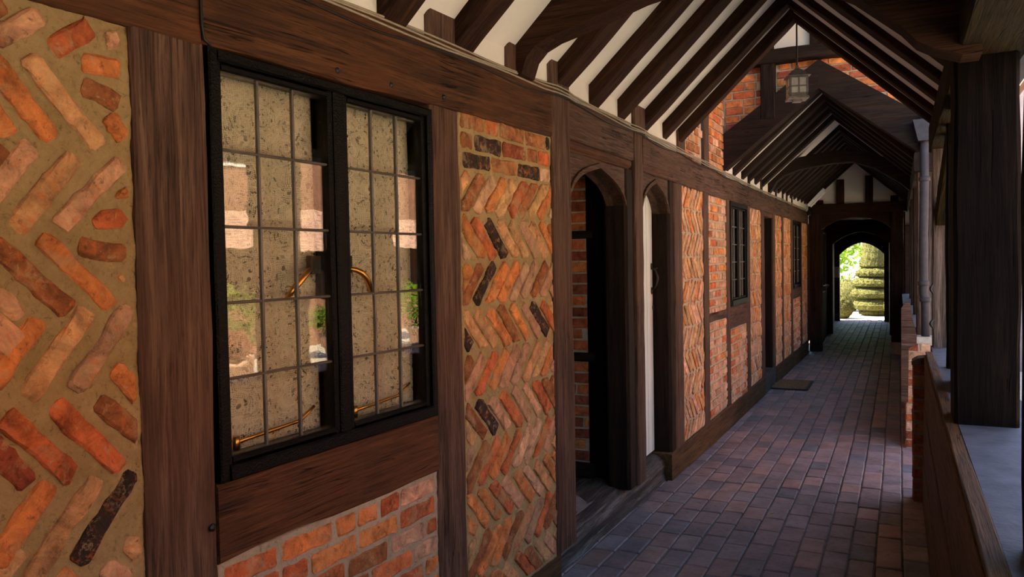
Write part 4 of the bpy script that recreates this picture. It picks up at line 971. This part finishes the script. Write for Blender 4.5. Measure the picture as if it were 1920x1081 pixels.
# wing of the house standing out beyond the parapet
wg = empty('wall_wing', (2.5, 13.1, 0), 'rendered wing of the house beyond the parapet', 'wall', kind='structure')
mm = MB(); mm.box(.50, 5.0, 13.0, 14.6, -.1, 4.6); mm.build('wing_block', 'render_mauve', wg)
# ================================================================== THINGS IN THE WALK
# lantern
ly, lx = 5.95, -.652
la = empty('lantern', (lx, ly, 2.79), 'square metal hanging lantern with small frosted panes under the roof ridge', 'lantern')
rot = Matrix.Translation((lx, ly, 0)) @ Matrix.Rotation(math.radians(18), 4, 'Z')
def lpart(mm, name, mat): return link(name, mm.mesh(name), mat, la, rot)
hw = .062
mm = MB(); mm.box(-hw - .008, hw + .008, -hw - .008, hw + .008, 2.785, 2.800); mm.prism([(-.03, 0), (.03, 0), (.03, .02), (-.03, .02)], -.03, .03, lambda u, v, w: (u, w, 2.768 + v)); lpart(mm, 'base', 'pewter')
mm = MB(); z = 2.945; e = hw + .020
mm.add([(-e, -e, z), (e, -e, z), (e, e, z), (-e, e, z), (-.014, -.014, z + .062), (.014, -.014, z + .062), (.014, .014, z + .062), (-.014, .014, z + .062)], [(3, 2, 1, 0), (4, 5, 6, 7), (0, 1, 5, 4), (1, 2, 6, 5), (2, 3, 7, 6), (3, 0, 4, 7)])
mm.box(-.010, .010, -.010, .010, z + .062, z + .085); lpart(mm, 'cap', 'pewter')
mm = MB(); mm.tube([(0, 0, z + .08), (0, 0, 3.40)], .006, 8); lpart(mm, 'rod', 'iron')
for k in range(4):
    q = Matrix.Rotation(k * math.pi / 2, 4, 'Z')
    fr_ = MB()
    def V(mmm, x0, x1, y0, y1, z0, z1):
        t = MB(); t.box(x0, x1, y0, y1, z0, z1); mmm.add([(q @ Vector(v)) for v in t.v], t.f)
    for (a, b) in ((-hw, -hw + .012), (hw - .012, hw), (-.005, .005)): V(fr_, a, b, -hw - .003, -hw + .006, 2.80, 2.945)
    for (a, b) in ((2.80, 2.826), (2.868, 2.877), (2.932, 2.945)): V(fr_, -hw, hw, -hw - .003, -hw + .006, a, b)
    lpart(fr_, 'side_frame', 'pewter')
    for (xa, xb) in ((-hw + .012, -.005), (.005, hw - .012)):
        for (za, zb) in ((2.826, 2.868), (2.877, 2.932)):
            pm = MB(); V(pm, xa, xb, -hw + .0005, -hw + .003, za, zb); lpart(pm, 'pane', 'frosted')
# cables along the rail
for k, (dz, off, r_, mt, lab) in enumerate(((.000, .012, .0042, 'cable_grey', 'pale grey cable running topmost along the rail'), (-.014, .016, .0045, 'cable_grey', 'pale grey cable running second along the rail'),
                              (-.027, .017, .0045, 'cable_grey', 'pale grey cable running third along the rail'), (-.043, .018, .0035, 'cable_black', 'thin black cable sagging lowest along the rail'))):
    def rz(s): return (2.470 + (s - 1.43) * .0125 if s < 3.5 else (2.497 - (s - 3.5) * .006 if s < 6 else 2.482 - (s - 6) * .0125 if s < 9 else 2.444))
    pts = []; s = -1.4
    while s < 13.85:
        sag = (.010 if k == 3 else .004) * math.sin((s * 3.4 + k) * 1.7) + (-.006 if k == 3 else 0)
        bulge = .014 if (3.44 < s < 3.75 or 4.73 < s < 5.0) else 0
        pts.append(LW(s, rz(s) + dz + sag + .012, off + bulge)); s += .12
    mm = MB(); mm.tube(pts, r_, 6); tag(mm.build('electric_cable', mt, smooth=True), lab, 'cable', 'cables along the rail')
mm = MB(); mm.tube([LW(1.428, 2.46, .02), LW(1.429, 2.36, .019), LW(1.430, 2.27, .019), LW(1.436, 2.235, .02), LW(1.452, 2.222, .024)], .0045, 6)
tag(mm.build('electric_cable', 'cable_black', smooth=True), 'short black cable dropping down the rail to the window corner', 'cable')
# tube light on the far roof slope
tl = empty('tube_light', (-1.3, 14.2, 2.55), 'white tube light fixed under the far rafters', 'light')
timber('housing', (-1.38, 14.1, 2.53), (-1.12, 14.1, 2.80), (0, 1, 0), .10, .05, 'lamp_white', tl, jit=0, wave=0)
timber('tube', (-1.34, 14.07, 2.51), (-1.11, 14.07, 2.75), (0, 1, 0), .035, .035, 'frosted', tl, jit=0, wave=0, cham=.01)
mm = MB(); mm.lathe([(.03, 2.36), (.035, 2.38), (.03, 2.42), (.012, 2.46)], (-1.37, 14.1), 10); mm.build('bracket', 'iron', tl)
# doormat
dm = empty('doormat', (-1.25, 10.5, 0), 'brown coir doormat with black rubber rim below the dark door', 'doormat')
mm = MB(); mm.box(-1.475, -1.01, 10.13, 10.90, .006, .018); mm.build('rubber_base', 'rubber', dm)
mm = MB(); gx, gy = 24, 40; vs = []; fs = []
for j in range(gy + 1):
    for i in range(gx + 1):
        e = 0 if i in (0, gx) or j in (0, gy) else R.uniform(0, .006); vs.append((-1.45 + .41 * i / gx, 10.155 + .72 * j / gy, .0185 + e))
for j in range(gy):
    for i in range(gx): fs.append((j * (gx + 1) + i, j * (gx + 1) + i + 1, (j + 1) * (gx + 1) + i + 1, (j + 1) * (gx + 1) + i))
mm.add(vs, fs); mm.build('coir_pile', 'coir', dm)
# downpipe
dp = empty('downpipe', (.205, 7.50, .95), 'grey cast metal downpipe standing on the brick pier', 'downpipe')
mm = MB(); mm.tube([(.205, 7.50, .955), (.205, 7.50, 1.25), (.190, 7.50, 1.32), (.190, 7.50, 1.8), (.20, 7.50, 2.40), (.20, 7.52, 2.85)], .034, 12); mm.build('pipe', 'pipe_grey', dp, smooth=True)
for z, x in ((1.27, .203), (1.41, .190), (2.3, .198)):
    mm = MB(); mm.lathe([(.036, z - .02), (.045, z - .015), (.045, z + .015), (.036, z + .02)], (x, 7.50), 12); mm.build('collar', 'pipe_grey', dp, smooth=True)
mm = MB(); mm.prism([(.15, 2.62), (.25, 2.62), (.29, 2.80), (.11, 2.80)], 7.44, 7.57, lambda u, v, w: (u, w, v)); mm.build('hopper', 'pipe_grey', dp)
# notice by the garden arch
mm = MB(); mm.box(-1.475, -1.365, 21.425, 21.435, 1.12, 1.40); tag(mm.build('notice', 'paper'), 'white paper notice pinned beside the garden arch', 'notice')
# bits of leaf on the bricks
bits = [((1243, 963), 'pale crumb of leaf on the bricks by the sill'), ((1612, 888), 'yellow leaf scrap lying in the lit patch')]
for (x, y, lab) in ((-1.365, 4.95, 'pale leaf scrap on the bricks beside the worn sill'), (-.12, 6.5, 'yellow leaf scrap lying in the lit patch of floor'), (-.72, 5.05, 'small dry leaf scrap in mid floor, near the dark bricks')):
    mm = MB(); z = fz(y) + .004; mm.prism([(-.016, -.004), (0, -.012), (.016, 0), (.006, .012), (-.010, .009)], 0, .002, lambda u, v, w: (x + u, y + v, z + w + u * .2))
    tag(mm.build('leaf_scrap', 'leaf_dry'), lab, 'leaf')

# ================================================================== OUTSIDE
gr = MB(); gr.box(.43, 45, -30, 60, -.25, -.03); gr.box(-45, .43, 22.0, 60, -.25, -.03)
tag(gr.build('ground', 'gravel'), 'pale gravel of courtyard and garden', 'ground', kind='structure')
def leaf_ball(m, c, rx, ry, rz, n, size, rr, shell=.55):
    for _ in range(n):
        v = Vector((rr.gauss(0, 1), rr.gauss(0, 1), rr.gauss(0, 1))).normalized() * (rr.uniform(shell, 1) ** .6)
        p = Vector((c[0] + v.x * rx, c[1] + v.y * ry, c[2] + v.z * rz)); s = size * rr.uniform(.6, 1.3)
        a = Vector((rr.uniform(-1, 1), rr.uniform(-1, 1), rr.uniform(-1, 1))).normalized(); b = a.orthogonal().normalized() * s * .5; a = a * s
        m.add([p - a, p + b, p + a, p - b], [(0, 1, 2, 3)])
def clipped(m, prof, c, seg=40, amp=.03, leaf=.03, n=900, rr=None):
    """a clipped yew body: a lathe with a rough skin and small leaves standing off it."""
    base = len(m.v); cx, cy = c; k = len(prof); vs = []; fs = []
    for i, (r_, z) in enumerate(prof):
        for q in range(seg):
            a = 2 * math.pi * q / seg; d = amp * noise.noise(Vector((math.cos(a) * 4, math.sin(a) * 4, z * 9)))
            vs.append((cx + (r_ + d) * math.cos(a), cy + (r_ + d) * math.sin(a), z + d * .3))
    for i in range(k - 1):
        for q in range(seg): fs.append((i * seg + q, i * seg + (q + 1) % seg, (i + 1) * seg + (q + 1) % seg, (i + 1) * seg + q))
    fs += [tuple(range(seg - 1, -1, -1)), tuple((k - 1) * seg + q for q in range(seg))]
    m.add(vs, fs)
    for _ in range(n):
        i = rr.randrange(k - 1); t = rr.random(); r_ = prof[i][0] * (1 - t) + prof[i + 1][0] * t; z = prof[i][1] * (1 - t) + prof[i + 1][1] * t; a = rr.uniform(0, 2 * math.pi)
        p = Vector((cx + (r_ + .01) * math.cos(a), cy + (r_ + .01) * math.sin(a), z)); s = leaf * rr.uniform(.6, 1.3)
        u = Vector((rr.uniform(-1, 1), rr.uniform(-1, 1), rr.uniform(-1, 1))).normalized(); w = u.orthogonal().normalized() * s * .4; u *= s
        m.add([p - u, p + w, p + u, p - w], [(0, 1, 2, 3)])
rl = random.Random(5)
tp = empty('topiary_tree', (-.62, 24.2, -.03), 'tall yew topiary of stacked clipped discs under a cone', 'topiary')
mm = MB(); z = 0.0
tiers = [(.40, -.03, .17), (.60, .10, .48), (.61, .44, .79), (.58, .75, 1.07), (.51, 1.03, 1.34)]
for k, (r_, a, b) in enumerate(tiers):
    t = MB(); h = b - a
    clipped(t, [(r_ * .35, a), (r_ * .72, a + h * .06), (r_ * .95, a + h * .22), (r_, a + h * .45), (r_ * .93, a + h * .68), (r_ * .72, a + h * .90), (r_ * .3, b)], (-.62 + .03 * math.sin(k * 2.1), 24.2), 40, .035, .022, 1100, rl)
    t.build('tier', 'leaf_yew', tp)
t = MB(); clipped(t, [(.28, 1.29), (.40, 1.37), (.385, 1.6), (.34, 1.95), (.25, 2.4), (.13, 2.8), (.02, 2.95)], (-.60, 24.2), 36, .03, .022, 1500, rl); t.build('cone', 'leaf_yew', tp)
t = MB(); t.tube([(-.62, 24.2, -.05), (-.62, 24.2, 2.6)], .05, 8); t.build('trunk', 'timber_dark', tp)
def ball(x, y, r_, label):
    t = MB(); clipped(t, [(r_ * math.sin(q), r_ - r_ * math.cos(q) - .06) for q in [math.pi * (i + .4) / 12.8 for i in range(13)]], (x, y), 32, .03, .02, 1200, rl)
    tag(t.build('clipped_bush', 'leaf_yew'), label, 'bush', 'clipped bushes in the garden')
ball(-1.42, 22.85, .33, 'round clipped bush in shade at the foot of the garden arch'); ball(-1.42, 26.0, .50, 'sunlit round clipped bush behind the shaded one'); ball(.0, 22.9, .36, 'round clipped bush half hidden by the arch jamb beside the topiary')
def tree(x, y, h, r_, label, n=2600, mat='leaf_tree', cat='tree', size=.12):
    e = empty('tree' if cat == 'tree' else 'shrub', (x, y, -.03), label, cat, 'garden trees' if cat == 'tree' else None)
    t = MB(); t.tube([(x, y, -.05), (x + .1, y, h * .35), (x - .05, y, h * .7)], [.14, .1, .05], 8); t.build('trunk', 'timber_dark', e)
    t = MB(); leaf_ball(t, (x, y, h * .62), r_, r_, h * .45, n, size, rl, .3); tag(t.build('crown', mat, e))
tree(-2.6, 29, 4.5, 1.9, 'bright green tree behind the topiary'); tree(-6.8, 32, 5.5, 2.2, 'broad green tree deeper in the garden'); tree(-.6, 35, 6, 2.4, 'tall green tree farthest behind the topiary'); tree(2.6, 30, 5, 2.0, 'green tree seen past the cone of the topiary')
t = MB(); 
for i in range(9): leaf_ball(t, (-4.5 + i * .8, 27.5, .55), .6, .4, .6, 420, .06, rl, .6)
tag(t.build('hedge', 'leaf_bush'), 'low dark hedge crossing the garden', 'hedge')
tree(-3.85, 16.8, 3.4, 1.15, 'green bush outside the passage window', 2600, 'leaf_tree', 'bush', .10)

# cloister and house across the court (seen mirrored in the window glass)
oh = empty('courtyard_house', (12, 8, 0), 'low tiled cloister range with a taller brick house behind across the court', 'house')
mm = MB(); mm.box(9.2, 9.5, -8, 26, -.1, 1.0); mm.build('parapet', 'house_wall', oh)
mm = MB(); mm.box(10.9, 11.2, -8, 26, -.1, 3.0); mm.build('back_wall', 'house_wall', oh)
for k in range(12):
    mm = MB(); mm.box(9.22, 9.40, -7.5 + k * 2.9, -7.3 + k * 2.9, .9, 2.12); mm.build('post', 'timber_dark', oh)
for k in range(14):
    a, b = k / 14, (k + 1.25) / 14
    mm = MB(); x0, z0, x1, z1 = 8.9 + 1.9 * a, 2.05 + .85 * a, 8.9 + 1.9 * b, 2.05 + .85 * b
    mm.prism([(x0, z0 + .03), (x1, z1 + .0), (x1, z1 + .02), (x0, z0 + .06)], -8, 26, lambda u, v, w: (u, w, v)); mm.build('tile_course', 'tile', oh)
mm = MB(); mm.prism([(8.95, 2.04), (10.95, 2.92), (10.95, 2.2)], -8, 26, lambda u, v, w: (u, w, v)); mm.build('roof_body', 'roof_slab', oh)
mm = MB(); mm.box(11.3, 15, -8, 26, -.1, 6.0); mm.build('main_wall', 'house_wall', oh)
mm = MB(); mm.prism([(11.0, 6.0), (15.3, 6.0), (13.1, 8.3)], -8.2, 26.2, lambda u, v, w: (u, w, v)); mm.build('main_roof', 'tile', oh)
for k in range(7):
    mm = MB(); mm.box(11.24, 11.30, -5 + k * 4.2, -3.9 + k * 4.2, 4.0, 5.2); f_ = mm.build('window', 'white_paint', oh)
    mm = MB(); mm.box(11.22, 11.25, -4.92 + k * 4.2, -3.98 + k * 4.2, 4.08, 5.12); mm.build('pane', 'black_gloss', f_)
def potted(x, y, h, r_, mat, label):
    e = empty('potted_shrub', (x, y, -.03), label, 'potted plant', 'potted shrubs in the court')
    t = MB(); t.lathe([(.15, -.03), (.22, .34), (.25, .35), (.25, .41), (.21, .41), (.2, .36)], (x, y), 18); t.build('pot', 'pot', e, smooth=True)
    t = MB(); t.tube([(x, y, .3), (x, y, .3 + h * .4)], .02, 6); t.build('stem', 'timber_dark', e)
    t = MB(); leaf_ball(t, (x, y, .4 + h * .5), r_, r_, h * .5, 900, .05, rl, .2); t.build('foliage', mat, e)
potted(5.75, 7.35, .45, .34, 'leaf_red', 'red-leaved shrub in a clay pot, mirrored low in the window')
potted(6.5, 8.15, 1.05, .52, 'leaf_bush', 'tall light green shrub in a clay pot, mirrored in the window')
potted(7.3, 10.9, .6, .50, 'leaf_bush', 'low bushy green shrub in a clay pot, mirrored beside the casement stile')
potted(6.3, 12.4, .95, .55, 'leaf_tree', 'bright green shrub in a clay pot farther along the court')
